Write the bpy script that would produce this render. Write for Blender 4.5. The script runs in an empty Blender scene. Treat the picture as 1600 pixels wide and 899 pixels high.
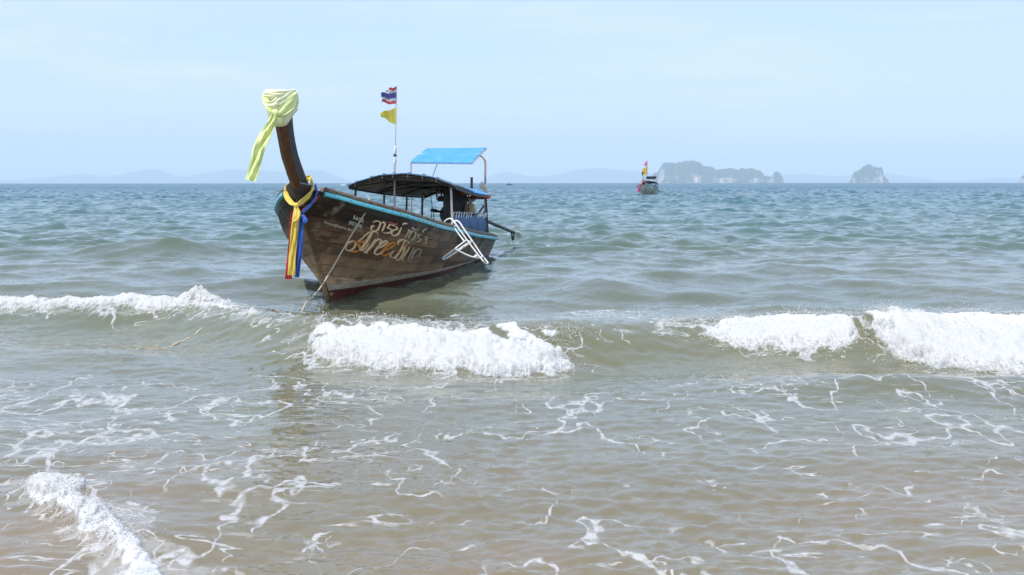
import bpy, bmesh, math, random
import numpy as np
from mathutils import Vector, Matrix

random.seed(7)
RNG = np.random.default_rng(7)
S = bpy.context.scene
COL = S.collection
R = math.radians

# ------------------------------------------------------------------ camera
F = 2000.0            # focal length in pixels of the 1600 px wide photograph
EYE = 1.6
cam_d = bpy.data.cameras.new('camera')
cam = bpy.data.objects.new('camera', cam_d)
COL.objects.link(cam)
cam.location = (0, 0, EYE)
cam.rotation_euler = (R(90), R(0.04), 0)
cam_d.sensor_width = 36.0
cam_d.lens = 36.0 * F / 1600.0
cam_d.shift_y = -164.5 / 1600.0
cam_d.clip_start = 0.1
cam_d.clip_end = 200000.0
S.camera = cam

# ------------------------------------------------------------------ sky, sun, exposure
SUN_DIR = Vector((-0.27, -0.42, 0.87)).normalized()      # towards the sun
SUN_EL = math.asin(SUN_DIR.z)
SUN_AZ = math.atan2(SUN_DIR.x, SUN_DIR.y)
w = bpy.data.worlds.new('World')
S.world = w
w.use_nodes = True
nt = w.node_tree
nt.nodes.clear()
wo = nt.nodes.new('ShaderNodeOutputWorld')
bg = nt.nodes.new('ShaderNodeBackground')
sky = nt.nodes.new('ShaderNodeTexSky')
sky.sky_type = 'NISHITA'
sky.sun_disc = False
sky.sun_elevation = SUN_EL
sky.sun_rotation = SUN_AZ
sky.altitude = 0
sky.air_density = 1.0
sky.dust_density = 0.0
sky.ozone_density = 2.2
bg.inputs['Strength'].default_value = 0.115
# thin, barely visible veil of high cloud
tc = nt.nodes.new('ShaderNodeTexCoord')
mp = nt.nodes.new('ShaderNodeMapping')
mp.inputs['Scale'].default_value = (1.6, 1.6, 7.0)
mp.inputs['Rotation'].default_value = (0.0, 0.12, 0.4)
cn = nt.nodes.new('ShaderNodeTexNoise')
cn.inputs['Scale'].default_value = 2.3
cn.inputs['Detail'].default_value = 6.0
cn.inputs['Roughness'].default_value = 0.55
cr = nt.nodes.new('ShaderNodeMapRange')
cr.inputs['From Min'].default_value = 0.40
cr.inputs['From Max'].default_value = 0.80
cr.inputs['To Min'].default_value = 0.66
cr.inputs['To Max'].default_value = 0.86
mx = nt.nodes.new('ShaderNodeMix')
mx.data_type = 'RGBA'
mx.inputs['B'].default_value = (5.45, 6.85, 9.4, 1)
nt.links.new(tc.outputs['Generated'], mp.inputs['Vector'])
nt.links.new(mp.outputs['Vector'], cn.inputs['Vector'])
nt.links.new(cn.outputs['Fac'], cr.inputs['Value'])
nt.links.new(cr.outputs['Result'], mx.inputs['Factor'])
nt.links.new(sky.outputs['Color'], mx.inputs['A'])
cn2 = nt.nodes.new('ShaderNodeTexNoise')
cn2.inputs['Scale'].default_value = 3.1
cn2.inputs['Detail'].default_value = 7.0
cn2.inputs['Roughness'].default_value = 0.6
cn2.inputs['Distortion'].default_value = 0.5
mp2 = nt.nodes.new('ShaderNodeMapping')
mp2.inputs['Scale'].default_value = (1.3, 1.3, 9.0)
mp2.inputs['Location'].default_value = (0.7, 0.2, 0.0)
mp2.inputs['Rotation'].default_value = (0.05, -0.10, 0.9)
nt.links.new(tc.outputs['Generated'], mp2.inputs['Vector'])
nt.links.new(mp2.outputs['Vector'], cn2.inputs['Vector'])
cr2 = nt.nodes.new('ShaderNodeMapRange')
cr2.inputs['From Min'].default_value = 0.46
cr2.inputs['From Max'].default_value = 0.72
cr2.inputs['To Max'].default_value = 0.42
nt.links.new(cn2.outputs['Fac'], cr2.inputs['Value'])
mx2 = nt.nodes.new('ShaderNodeMix')
mx2.data_type = 'RGBA'
mx2.inputs['B'].default_value = (7.6, 8.25, 9.6, 1)
nt.links.new(cr2.outputs['Result'], mx2.inputs['Factor'])
nt.links.new(mx.outputs['Result'], mx2.inputs['A'])
nt.links.new(mx2.outputs['Result'], bg.inputs['Color'])
nt.links.new(bg.outputs['Background'], wo.inputs['Surface'])

sun_d = bpy.data.lights.new('sun', 'SUN')
sun_d.energy = 3.6
sun_d.angle = R(0.6)
sun_d.color = (1.0, 0.96, 0.91)
sun = bpy.data.objects.new('sun', sun_d)
COL.objects.link(sun)
sun.rotation_euler = SUN_DIR.to_track_quat('Z', 'Y').to_euler()

S.view_settings.view_transform = 'Standard'
S.view_settings.look = 'None'
S.view_settings.exposure = 0.23
S.view_settings.gamma = 1.0
S.cycles.use_denoising = True
try:
    S.cycles.denoiser = 'OPENIMAGEDENOISE'
except Exception:
    pass
S.cycles.max_bounces = 8
S.cycles.transparent_max_bounces = 12
S.cycles.volume_bounces = 1
S.cycles.caustics_reflective = False
S.cycles.caustics_refractive = False


def at(px, py, d):
    """The world point seen at pixel (px, py) of the photograph, d metres ahead."""
    return Vector(((px - 800.0) / F * d, d, EYE - (py - 285.0) / F * d))


# ------------------------------------------------------------------ noise
def _hash(ix, iy, seed):
    n = (ix.astype(np.int64) * 374761393 + iy.astype(np.int64) * 668265263 + seed * 974711) & 0x7fffffff
    n = ((n ^ (n >> 13)) * 1274126177) & 0x7fffffff
    n = (n ^ (n >> 16)) & 0xffff
    return n / 65535.0


def vnoise(x, y, seed=0):
    x0 = np.floor(x)
    y0 = np.floor(y)
    fx = x - x0
    fy = y - y0
    fx = fx * fx * fx * (fx * (fx * 6 - 15) + 10)
    fy = fy * fy * fy * (fy * (fy * 6 - 15) + 10)
    a = _hash(x0, y0, seed)
    b = _hash(x0 + 1, y0, seed)
    c = _hash(x0, y0 + 1, seed)
    d = _hash(x0 + 1, y0 + 1, seed)
    return (a * (1 - fx) + b * fx) * (1 - fy) + (c * (1 - fx) + d * fx) * fy


def fbm(x, y, octv=4, seed=0, gain=0.5):
    s = 0.0
    a = 1.0
    t = 0.0
    for i in range(octv):
        s = s + a * vnoise(x * 2.03 ** i + 17.3 * i, y * 2.03 ** i - 9.1 * i, seed + i)
        t += a
        a *= gain
    return s / t


def sstep(a, b, x):
    t = np.clip((x - a) / (b - a), 0, 1)
    return t * t * (3 - 2 * t)


# ------------------------------------------------------------------ mesh and object helpers
class MB:
    def __init__(self):
        self.v = []
        self.f = []

    def add(self, vs, fs):
        o = len(self.v)
        self.v += [tuple(p) for p in vs]
        self.f += [tuple(o + i for i in f) for f in fs]
        return self

    def mesh(self, name, mat, smooth=False, norm=True):
        me = bpy.data.meshes.new(name)
        me.from_pydata(self.v, [], self.f)
        if norm:
            bm = bmesh.new()
            bm.from_mesh(me)
            bmesh.ops.recalc_face_normals(bm, faces=bm.faces)
            bm.to_mesh(me)
            bm.free()
        if mat:
            me.materials.append(mat)
        if smooth:
            me.polygons.foreach_set('use_smooth', [True] * len(me.polygons))
            if smooth != 'all':
                try:
                    me.set_sharp_from_angle(angle=R(40))
                except Exception:
                    pass
        me.update()
        return me

    def build(self, name, mat, parent=None, smooth=False, norm=True):
        return link(name, self.mesh(name, mat, smooth, norm), parent)


def link(name, me, parent=None):
    o = bpy.data.objects.new(name, me)
    COL.objects.link(o)
    if parent is not None:
        o.parent = parent
    return o


def tag(o, label=None, cat=None, group=None, kind=None):
    if label:
        o['label'] = label
    if cat:
        o['category'] = cat
    if group:
        o['group'] = group
    if kind:
        o['kind'] = kind
    return o


def thing(name, label, cat, loc=(0, 0, 0), rz=0.0, group=None):
    o = bpy.data.objects.new(name, None)
    COL.objects.link(o)
    o.location = loc
    o.rotation_euler = (0, 0, rz)
    o.empty_display_size = 0.3
    return tag(o, label, cat, group)


def frames(pts):
    """Tangent and two normals along a polyline, without twisting."""
    pts = [Vector(p) for p in pts]
    n = len(pts)
    out = []
    up = None
    for i in range(n):
        t = (pts[min(i + 1, n - 1)] - pts[max(i - 1, 0)])
        t = t.normalized() if t.length > 1e-9 else Vector((0, 0, 1))
        if up is None:
            ref = Vector((0, 0, 1)) if abs(t.z) < 0.9 else Vector((1, 0, 0))
            a = t.cross(ref).normalized()
        else:
            a = (up - t * up.dot(t)).normalized()
        up = a
        out.append((t, a, t.cross(a)))
    return pts, out


def tube(mb, pts, r, n=8):
    pts, fr = frames(pts)
    rs = r if isinstance(r, (list, tuple)) else [r] * len(pts)
    vs = []
    for p, (t, a, b), rr in zip(pts, fr, rs):
        for k in range(n):
            an = 2 * math.pi * k / n
            vs.append(p + a * (rr * math.cos(an)) + b * (rr * math.sin(an)))
    fs = []
    m = len(pts)
    for i in range(m - 1):
        for k in range(n):
            k2 = (k + 1) % n
            fs.append((i * n + k, i * n + k2, (i + 1) * n + k2, (i + 1) * n + k))
    fs.append(tuple(range(n)))
    fs.append(tuple((m - 1) * n + k for k in range(n)))
    return mb.add(vs, fs)


def curve(pts, n=6):
    """Catmull-Rom through the points."""
    P = [np.array(p, float) for p in pts]
    P = [2 * P[0] - P[1]] + P + [2 * P[-1] - P[-2]]
    out = []
    for i in range(1, len(P) - 2):
        for k in range(n):
            t = k / n
            a, b, c, d = P[i - 1], P[i], P[i + 1], P[i + 2]
            out.append(0.5 * (2 * b + (c - a) * t + (2 * a - 5 * b + 4 * c - d) * t * t + (3 * b - a - 3 * c + d) * t ** 3))
    out.append(P[-2])
    return out


def box(mb, c, sz, rot=None, bev=0.0):
    c = Vector(c)
    hx, hy, hz = sz[0] / 2, sz[1] / 2, sz[2] / 2
    if bev <= 0:
        vs = [Vector((x, y, z)) for x in (-hx, hx) for y in (-hy, hy) for z in (-hz, hz)]
        fs = [(0, 1, 3, 2), (4, 6, 7, 5), (0, 4, 5, 1), (2, 3, 7, 6), (0, 2, 6, 4), (1, 5, 7, 3)]
        if rot is not None:
            vs = [rot @ v for v in vs]
        return mb.add([c + v for v in vs], fs)
    bm = bmesh.new()
    bmesh.ops.create_cube(bm, size=1.0)
    for v in bm.verts:
        v.co = Vector((v.co.x * sz[0], v.co.y * sz[1], v.co.z * sz[2]))
    bmesh.ops.bevel(bm, geom=list(bm.edges), offset=bev, segments=2, affect='EDGES')
    bm.verts.index_update()
    vs = [(rot @ v.co if rot is not None else v.co.copy()) + c for v in bm.verts]
    fs = [tuple(v.index for v in f.verts) for f in bm.faces]
    bm.free()
    return mb.add(vs, fs)


def grid(mb, G, close_u=False):
    """G[i][j] points -> quads."""
    m = len(G)
    n = len(G[0])
    vs = [p for row in G for p in row]
    fs = [(i * n + j, i * n + j + 1, (i + 1) * n + j + 1, (i + 1) * n + j) for i in range(m - 1) for j in range(n - 1)]
    if close_u:
        fs += [(i * n + n - 1, i * n, (i + 1) * n, (i + 1) * n + n - 1) for i in range(m - 1)]
    return mb.add(vs, fs)


def loft(mb, secs, caps=True):
    """Closed cross-sections joined in a row."""
    n = len(secs[0])
    grid(mb, secs, close_u=True)
    if caps:
        o = len(mb.v) - n * len(secs)
        mb.f.append(tuple(o + k for k in range(n)))
        mb.f.append(tuple(o + n * (len(secs) - 1) + k for k in range(n)))
    return mb


def slab(mb, G, thick):
    """A sheet of points given thickness along its normals."""
    A = np.array([[tuple(p) for p in row] for row in G], float)
    du = np.gradient(A, axis=0)
    dv = np.gradient(A, axis=1)
    nn = np.cross(du, dv)
    nn /= np.linalg.norm(nn, axis=2, keepdims=True) + 1e-12
    T = A + nn * thick / 2
    B = A - nn * thick / 2
    m, n = A.shape[:2]
    vs = list(T.reshape(-1, 3)) + list(B.reshape(-1, 3))
    o = m * n
    fs = []
    for i in range(m - 1):
        for j in range(n - 1):
            a, b, c, d = i * n + j, i * n + j + 1, (i + 1) * n + j + 1, (i + 1) * n + j
            fs.append((a, b, c, d))
            fs.append((o + d, o + c, o + b, o + a))
    for i in range(m - 1):
        for j in (0, n - 1):
            a, b = i * n + j, (i + 1) * n + j
            fs.append((a, b, o + b, o + a))
    for j in range(n - 1):
        for i in (0, m - 1):
            a, b = i * n + j, i * n + j + 1
            fs.append((a, b, o + b, o + a))
    return mb.add(vs, fs)


def ball(mb, c, r, seg=10, rings=6, sc=(1, 1, 1)):
    c = Vector(c)
    secs = []
    for i in range(1, rings):
        th = math.pi * i / rings
        secs.append([c + Vector((r * sc[0] * math.sin(th) * math.cos(2 * math.pi * k / seg),
                                 r * sc[1] * math.sin(th) * math.sin(2 * math.pi * k / seg),
                                 r * sc[2] * math.cos(th))) for k in range(seg)])
    return loft(mb, secs)


# ------------------------------------------------------------------ materials
def mat(name, col, rough=0.6, metal=0.0, var=0.0, scale=4.0, bump=0.0, spec=0.5, col2=None, stretch=(1, 1, 1), detail=5.0, trans=0.0):
    m = bpy.data.materials.new(name)
    m.use_nodes = True
    n = m.node_tree.nodes
    l = m.node_tree.links
    p = n['Principled BSDF']
    p.inputs['Base Color'].default_value = (*col, 1)
    p.inputs['Roughness'].default_value = rough
    p.inputs['Metallic'].default_value = metal
    p.inputs['Specular IOR Level'].default_value = spec
    if var > 0 or bump > 0 or col2:
        t = n.new('ShaderNodeTexCoord')
        mpn = n.new('ShaderNodeMapping')
        mpn.inputs['Scale'].default_value = stretch
        no = n.new('ShaderNodeTexNoise')
        no.inputs['Scale'].default_value = scale
        no.inputs['Detail'].default_value = detail
        no.inputs['Roughness'].default_value = 0.6
        l.new(t.outputs['Object'], mpn.inputs['Vector'])
        l.new(mpn.outputs['Vector'], no.inputs['Vector'])
        c2 = col2 or tuple(max(0.0, c * (1 - var)) for c in col)
        c1 = col if col2 else tuple(min(1.0, c * (1 + var)) for c in col)
        r_ = n.new('ShaderNodeValToRGB')
        r_.color_ramp.elements[0].position = 0.34
        r_.color_ramp.elements[0].color = (*c2, 1)
        r_.color_ramp.elements[1].position = 0.66
        r_.color_ramp.elements[1].color = (*c1, 1)
        l.new(no.outputs['Fac'], r_.inputs['Fac'])
        l.new(r_.outputs['Color'], p.inputs['Base Color'])
        if bump > 0:
            b = n.new('ShaderNodeBump')
            b.inputs['Strength'].default_value = 0.6
            b.inputs['Distance'].default_value = bump
            l.new(no.outputs['Fac'], b.inputs['Height'])
            l.new(b.outputs['Normal'], p.inputs['Normal'])
    if trans > 0:
        # thin cloth: part of the light goes through
        tr = n.new('ShaderNodeBsdfTranslucent')
        ms = n.new('ShaderNodeMixShader')
        ms.inputs['Fac'].default_value = trans
        src = p.inputs['Base Color'].links
        if src:
            l.new(src[0].from_socket, tr.inputs['Color'])
        else:
            tr.inputs['Color'].default_value = (*col, 1)
        l.new(p.outputs['BSDF'], ms.inputs[1])
        l.new(tr.outputs['BSDF'], ms.inputs[2])
        l.new(ms.outputs['Shader'], n['Material Output'].inputs['Surface'])
    return m


class NT:
    """Small wrapper for writing node trees in code."""

    def __init__(self, m):
        self.t = m.node_tree
        self.n = m.node_tree.nodes
        self.l = m.node_tree.links

    def node(self, typ, **kw):
        x = self.n.new(typ)
        for k, v in kw.items():
            setattr(x, k, v)
        return x

    def put(self, sock, v):
        if hasattr(v, 'links') or isinstance(v, bpy.types.NodeSocket):
            self.l.new(v, sock)
        else:
            sock.default_value = v

    def math(self, op, a, b=0.0, clamp=False):
        x = self.node('ShaderNodeMath', operation=op, use_clamp=clamp)
        self.put(x.inputs[0], a)
        self.put(x.inputs[1], b)
        return x.outputs[0]

    def rng(self, v, a, b, c=0.0, d=1.0, smooth=True):
        x = self.node('ShaderNodeMapRange')
        x.interpolation_type = 'SMOOTHSTEP' if smooth else 'LINEAR'
        self.put(x.inputs['Value'], v)
        self.put(x.inputs['From Min'], a)
        self.put(x.inputs['From Max'], b)
        self.put(x.inputs['To Min'], c)
        self.put(x.inputs['To Max'], d)
        return x.outputs['Result']

    def noise(self, vec, scale, detail=4.0, rough=0.5, dim='3D'):
        x = self.node('ShaderNodeTexNoise')
        x.noise_dimensions = dim
        x.inputs['Scale'].default_value = scale
        x.inputs['Detail'].default_value = detail
        x.inputs['Roughness'].default_value = rough
        self.put(x.inputs['Vector'], vec)
        return x

    def mapping(self, vec, scale=(1, 1, 1), loc=(0, 0, 0), rot=(0, 0, 0)):
        x = self.node('ShaderNodeMapping')
        x.inputs['Scale'].default_value = scale
        x.inputs['Location'].default_value = loc
        x.inputs['Rotation'].default_value = rot
        self.put(x.inputs['Vector'], vec)
        return x.outputs['Vector']

    def mix(self, f, a, b):
        x = self.node('ShaderNodeMix', data_type='RGBA')
        self.put(x.inputs['Factor'], f)
        self.put(x.inputs['A'], a)
        self.put(x.inputs['B'], b)
        return x.outputs['Result']

    def vmath(self, op, a, b):
        x = self.node('ShaderNodeVectorMath', operation=op)
        self.put(x.inputs[0], a)
        self.put(x.inputs[1], b)
        return x.outputs['Vector']

    def ramp(self, f, stops):
        x = self.node('ShaderNodeValToRGB')
        e = x.color_ramp.elements
        while len(e) < len(stops):
            e.new(0.5)
        for k, (p, c) in zip(e, stops):
            k.position = p
            k.color = (*c, 1)
        self.put(x.inputs['Fac'], f)
        return x.outputs['Color']


# ================================================================== THE SEA
LACE_PTS = None


def ocean_tile(N, L, lmin, lmax, peak, spread, seed):
    rng = np.random.default_rng(seed)
    k1 = 2 * np.pi * np.fft.fftfreq(N, L / N)
    kx, ky = np.meshgrid(k1, k1, indexing='ij')
    k = np.hypot(kx, ky)
    k[0, 0] = 1.0
    lam = 2 * np.pi / k
    kp = 2 * np.pi / peak
    P = np.exp(-1.25 * (kp / k) ** 2) / k ** 3.6
    c2 = (ky / k) ** 2
    P *= c2 ** spread + 0.03
    P *= (lam > lmin) & (lam < lmax)
    P[0, 0] = 0
    A = np.sqrt(P) * (rng.normal(size=(N, N)) + 1j * rng.normal(size=(N, N)))
    h = np.fft.ifft2(A).real
    s = h.std()
    dx = np.fft.ifft2(1j * kx / k * A).real
    dy = np.fft.ifft2(1j * ky / k * A).real
    return h / s, dx / s, dy / s, L


def sample_tile(T, x, y):
    h, dx, dy, L = T
    N = h.shape[0]
    u = (x / L * N) % N
    v = (y / L * N) % N
    i = np.floor(u).astype(int)
    j = np.floor(v).astype(int)
    fu = u - i
    fv = v - j
    i %= N
    j %= N
    i2 = (i + 1) % N
    j2 = (j + 1) % N
    out = []
    for A in (h, dx, dy):
        out.append((A[i, j] * (1 - fu) + A[i2, j] * fu) * (1 - fv) + (A[i, j2] * (1 - fu) + A[i2, j2] * fu) * fv)
    return out


T_BIG = ocean_tile(512, 61.0, 0.6, 12.0, 3.1, 1.2, 11)
T_MID = ocean_tile(512, 23.0, 0.22, 2.4, 1.3, 1.0, 12)
T_SML = ocean_tile(512, 5.3, 0.045, 0.6, 0.26, 0.9, 13)

# crest line of the breaking wave (x -> y) and its height
CX = [-12, -9, -6.2, -4.6, -3.6, -2.8, -1.95, -1.2, -0.2, 0.5, 1.1, 1.7, 2.4, 3.1, 3.6, 4.6, 7, 12]
CY = [16.3, 16.0, 15.4, 15.1, 14.7, 13.7, 12.75, 12.25, 12.15, 12.35, 12.75, 13.0, 12.95, 12.6, 12.25, 12.05, 12.0, 12]
CA = [.20, .20, .21, .22, .24, .25, .27, .31, .30, .27, .22, .23, .26, .30, .35, .34, .32, .3]


def crest_y(x):
    return np.interp(x, CX, CY) + 0.10 * (vnoise(x * 1.7, x * 0 + 3.3, 5) - 0.5)


def crest_a(x):
    return np.interp(x, CX, CA) * (0.92 + 0.16 * vnoise(x * 1.3, x * 0 + 8.1, 6))


def wave_profile(xi, front, back):
    f = np.where(xi < 0, np.exp(-(np.abs(xi) / front) ** 2.0), np.exp(-(np.abs(xi) / back) ** 1.5))
    return f


# small curling wave close to the beach (diagonal crest)
LX = np.array([-2.62, -2.32, -2.05, -1.78, -1.58, -1.42])
LY = np.array([6.80, 6.42, 6.06, 5.72, 5.40, 5.05])


def seg_dist(x, y, X, Y):
    """Signed distance to a polyline and the position along it (0..1)."""
    best = np.full(x.shape, 1e9)
    sgn = np.zeros(x.shape)
    pos = np.zeros(x.shape)
    m = len(X) - 1
    for i in range(m):
        ax, ay, bx, by = X[i], Y[i], X[i + 1], Y[i + 1]
        ux, uy = bx - ax, by - ay
        t = np.clip(((x - ax) * ux + (y - ay) * uy) / (ux * ux + uy * uy), 0, 1)
        ddx, ddy = x - ax - t * ux, y - ay - t * uy
        d = np.hypot(ddx, ddy)
        cr_ = ux * ddy - uy * ddx
        k = d < best
        best = np.where(k, d, best)
        sgn = np.where(k, np.sign(cr_), sgn)
        pos = np.where(k, (i + t) / m, pos)
    return best * sgn, pos


def breaker_height(x, y):
    yc = crest_y(x)
    a = crest_a(x)
    xi = y - yc
    h = a * wave_profile(xi, 0.72, 1.5) - 0.06 * np.exp(-((xi + 1.7) / 0.9) ** 2)
    # the smooth swell that follows in front of it
    y2 = np.interp(x, [-8, -3, 0, 1.5, 3, 6], [13.0, 11.6, 9.6, 9.9, 10.0, 9.9]) + 0.15 * (vnoise(x * 1.1, x * 0, 9) - .5)
    a2 = np.interp(x, [-8, -2, 0.5, 1.8, 3, 6], [.05, .04, .02, .06, .12, .12])
    h = h + a2 * wave_profile(y - y2, 0.55, 0.9)
    # swells behind
    for (X, Y, A, W, B, sx, L) in SWELLS:
        h = h + (A if Y < 20 or X < -7 else .62 * A) * np.exp(-((x - X) / L) ** 2) * wave_profile(y - (Y + sx * (x - X)), W, B)
    # the little wave by the beach
    d, t = seg_dist(x, y, LX, LY)
    amp = 0.065 * sstep(0.0, 0.15, t) * (1 - 0.75 * sstep(0.45, 1.0, t))
    h = h + amp * np.where(d < 0, np.exp(-(d / 0.10) ** 2), np.exp(-(d / 0.55) ** 2)) * (t > 0)
    yl = 6.55 - 0.05 * (x + 2)
    h = h + 0.05 * np.exp(-((x + 1.5) / 0.9) ** 2) * wave_profile(y - yl, 0.22, 0.5)
    return h


SWELLS = [(-3.2, 19.0, .12, .45, 1.0, 0.10, 1.1), (-7.6, 27.0, .26, .9, 1.8, -0.05, 1.7), (1.5, 18.9, .10, .6, 1.2, -0.25, 1.0),
          (3.2, 15.6, .10, .40, .9, 0.05, 0.8), (4.3, 21.5, .15, .7, 1.5, 0.08, 2.2), (7.2, 23.0, .16, .7, 1.5, -0.1, 2.0),
          (1.2, 23.0, .12, .6, 1.3, 0.1, 1.3), (-5.0, 17.5, .08, .5, 1.0, 0.1, 1.8), (10.5, 47.0, .30, 1.2, 2.2, 0.0, 3.5),
          (3.0, 31.0, .17, .8, 1.6, 0.06, 2.4), (-3.5, 34.0, .15, .8, 1.6, 0.0, 2.4), (-6.5, 22.0, .12, .6, 1.3, .06, 1.6)]


def base_level(y):
    return 0.090 * sstep(17.6, 21.0, y) - 0.085 * np.exp(-((y - 17.0) / 1.3) ** 2)


def sea_height(x, y, fine=True):
    r = np.hypot(x, y)
    amp = 0.009 + 0.016 * sstep(13, 18, y) + 0.025 * sstep(19, 36, y) + 0.02 * sstep(40, 90, y)
    h1, dx1, dy1 = sample_tile(T_BIG, x, y)
    h1b, dx1b, dy1b = sample_tile(T_BIG, x * 0.83 + y * 0.21 + 13, y * 0.83 - x * 0.21 + 37)
    gust = 0.65 + 0.7 * fbm(x * 0.06, y * 0.04, 3, 21)
    h = amp * gust * 0.75 * (h1 + h1b)
    dx = amp * gust * 0.75 * (dx1 + dx1b)
    dy = amp * gust * 0.75 * (dy1 + dy1b)
    h2, dx2, dy2 = sample_tile(T_MID, x + 4.1, y)
    a2 = (0.0035 + 0.015 * sstep(17, 32, y)) * (1 - sstep(60, 160, r)) * (0.5 + fbm(x * 0.25, y * 0.12, 2, 22))
    h = h + a2 * h2
    dx = dx + a2 * dx2
    dy = dy + a2 * dy2
    if fine:
        h3, dx3, dy3 = sample_tile(T_SML, x, y + 1.7)
        a3 = 0.0034 * (1 - sstep(18, 40, r)) * (0.4 + 1.2 * fbm(x * 0.7, y * 0.35, 2, 23))
        h = h + a3 * h3
    return h, dx * 0.9, dy * 0.9


def foam_raw(x, y):
    """Signed white water of the breakers, with ragged edges."""
    yc = crest_y(x)
    xi = y - yc
    n = 1.25 * (fbm(x * 2.6, y * 1.9, 5, 31, 0.62) - 0.5)
    big = fbm(x * .9, y * .5, 2, 37) - .5
    xi = xi + .34 * big
    n2 = fbm(x * 9.0, y * 7.0, 3, 35, 0.6) - 0.5

    def zone(x0, x1, fx0, fx1, lo, hi):
        e = np.minimum((x - x0) / fx0, (x1 - x) / fx1)
        lo_ = np.interp(x, *lo)
        hi_ = np.interp(x, *hi)
        m = np.minimum(np.minimum((xi - lo_) / 0.24, (hi_ - xi) / 0.30), e / 1.3)
        return m
    zs = [
        zone(-11, -2.75, .3, .7, ([-11, -6, -4, -2.8], [-.56, -.52, -.48, -.12]), ([-11, -4.2, -3.7, -3.2, -2.8], [.20, .18, .50, .20, .02])),
        zone(-1.95, .58, .16, .16, ([-1.95, -1.6, -1.0, -.2, .35, .6], [-.92, -1.20, -1.36, -1.46, -1.44, -1.15]), ([-1.95, -1.2, 0, .6], [-.12, -.08, -.16, -.50])),
        zone(1.62, 3.22, .45, .12, ([1.6, 2.2, 3.2], [-.45, -.98, -.98]), ([1.6, 2.4, 3.2], [-.02, -.05, -.06])),
        zone(3.38, 12, .14, 1.0, ([3.3, 3.6, 4.2, 5, 12], [-.9, -1.35, -1.45, -1.45, -1.4]), ([3.3, 3.8, 12], [.02, .04, .02])),
    ]
    m = zs[0]
    for z in zs[1:]:
        m = np.maximum(m, z)
    w1 = np.where(m < -1.6, -2.0, m + 2.2 * n + 1.0 * n2)
    d, t = seg_dist(x, y, LX, LY)
    wd = 0.055 + 0.085 * np.sin(np.clip(t, 0, 1) * 9.0) ** 2 * (1 - .5 * sstep(.5, .9, t))
    m2 = np.minimum((d + 0.5 * wd + .05) / 0.06, (wd - d) / 0.08)
    m2 = np.minimum(m2, np.minimum(t / 0.03, (1.01 - t) / 0.02))
    w2 = np.where(m2 < -1.8, -2.0, m2 + 3.0 * n + 1.6 * n2 - 0.1)
    return np.clip(np.maximum(w1, w2), -2, 4)


def foam_white(x, y):
    return sstep(0.0, 1.0, foam_raw(x, y))


def foam_lace(x, y):
    a = (0.31 + .06 * sstep(-.5, 1.5, x)) * (1 - sstep(9.6, 11.4, y))
    a = a + 0.13 * sstep(0.4, -1.4, x) * sstep(6.2, 7.6, y) * (1 - sstep(11.0, 13.2, y))
    a = a + 0.08 * sstep(6.6, 5.2, y)
    a = a * (0.55 + 0.9 * fbm(x * 0.55, y * 0.30, 3, 41))
    # patch of lace on the back of the wave, under the bow and behind the propeller
    a = a + 0.62 * np.exp(-((x - 1.15) / .75) ** 2 - ((y - 15.0) / 1.1) ** 2)
    a = a + 0.30 * np.exp(-((x + 1.1) / .8) ** 2 - ((y - 15.4) / .6) ** 2)
    a = a + 0.35 * np.exp(-((x - .75) / .8) ** 2 - ((y - 30.5) / 2.0) ** 2)
    a = a + 0.14 * sstep(12.0, 12.8, y) * (1 - sstep(16, 18.5, y))
    near_w = (y > 4.5) & (y < 18.5)
    rw = np.full(x.shape, -2.0)
    rw[near_w] = foam_raw(x[near_w], y[near_w])
    a = a + 0.42 * sstep(-2.0, -.3, rw)
    return np.clip(a, 0, 1)


def sea_point(x, y):
    x = np.asarray(x, float)
    y = np.asarray(y, float)
    h, dx, dy = sea_height(x, y)
    z = h + breaker_height(x, y) + base_level(y)
    fw = foam_white(x, y)
    z = z + fw * (0.05 * (fbm(x * 7, y * 6, 4, 51, 0.6) - 0.35) + 0.02)
    return x + dx, y + dy, z - (x * x + y * y) / (2 * 6.371e6), fw


def make_sea():
    half = R(25.0)
    th = np.arange(-half, half + 1e-6, 0.00125)
    side = np.concatenate([np.arange(R(26), R(62), R(2.0))])
    th = np.concatenate([-side[::-1], th, side])
    r1 = [3.2]
    while r1[-1] < 420:
        r1.append(r1[-1] * 1.0047)
    while r1[-1] < 12500:
        r1.append(r1[-1] * 1.035)
    r = np.array(r1)
    TH, RR = np.meshgrid(th, r)
    x = (RR * np.sin(TH)).ravel()
    y = (RR * np.cos(TH)).ravel()
    X, Y, Z, fw = sea_point(x, y)
    m, n = TH.shape
    nv = m * n
    me = bpy.data.meshes.new('sea')
    me.vertices.add(nv)
    me.vertices.foreach_set('co', np.stack([X, Y, Z], 1).astype(np.float32).ravel())
    idx = np.arange(nv, dtype=np.int32).reshape(m, n)
    q = np.stack([idx[:-1, :-1], idx[:-1, 1:], idx[1:, 1:], idx[1:, :-1]], -1).reshape(-1, 4)
    nf = len(q)
    me.loops.add(nf * 4)
    me.loops.foreach_set('vertex_index', q.ravel())
    me.polygons.add(nf)
    me.polygons.foreach_set('loop_start', np.arange(0, nf * 4, 4, dtype=np.int32))
    me.polygons.foreach_set('use_smooth', np.ones(nf, bool))
    a = me.attributes.new('white_water', 'FLOAT', 'POINT')
    a.data.foreach_set('value', fw.astype(np.float32))
    a = me.attributes.new('lace', 'FLOAT', 'POINT')
    a.data.foreach_set('value', foam_lace(x, y).astype(np.float32))
    me.update(calc_edges=True)
    me.validate()
    me.materials.append(sea_material())
    o = link('sea', me)
    tag(o, kind='structure')
    return o


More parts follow.
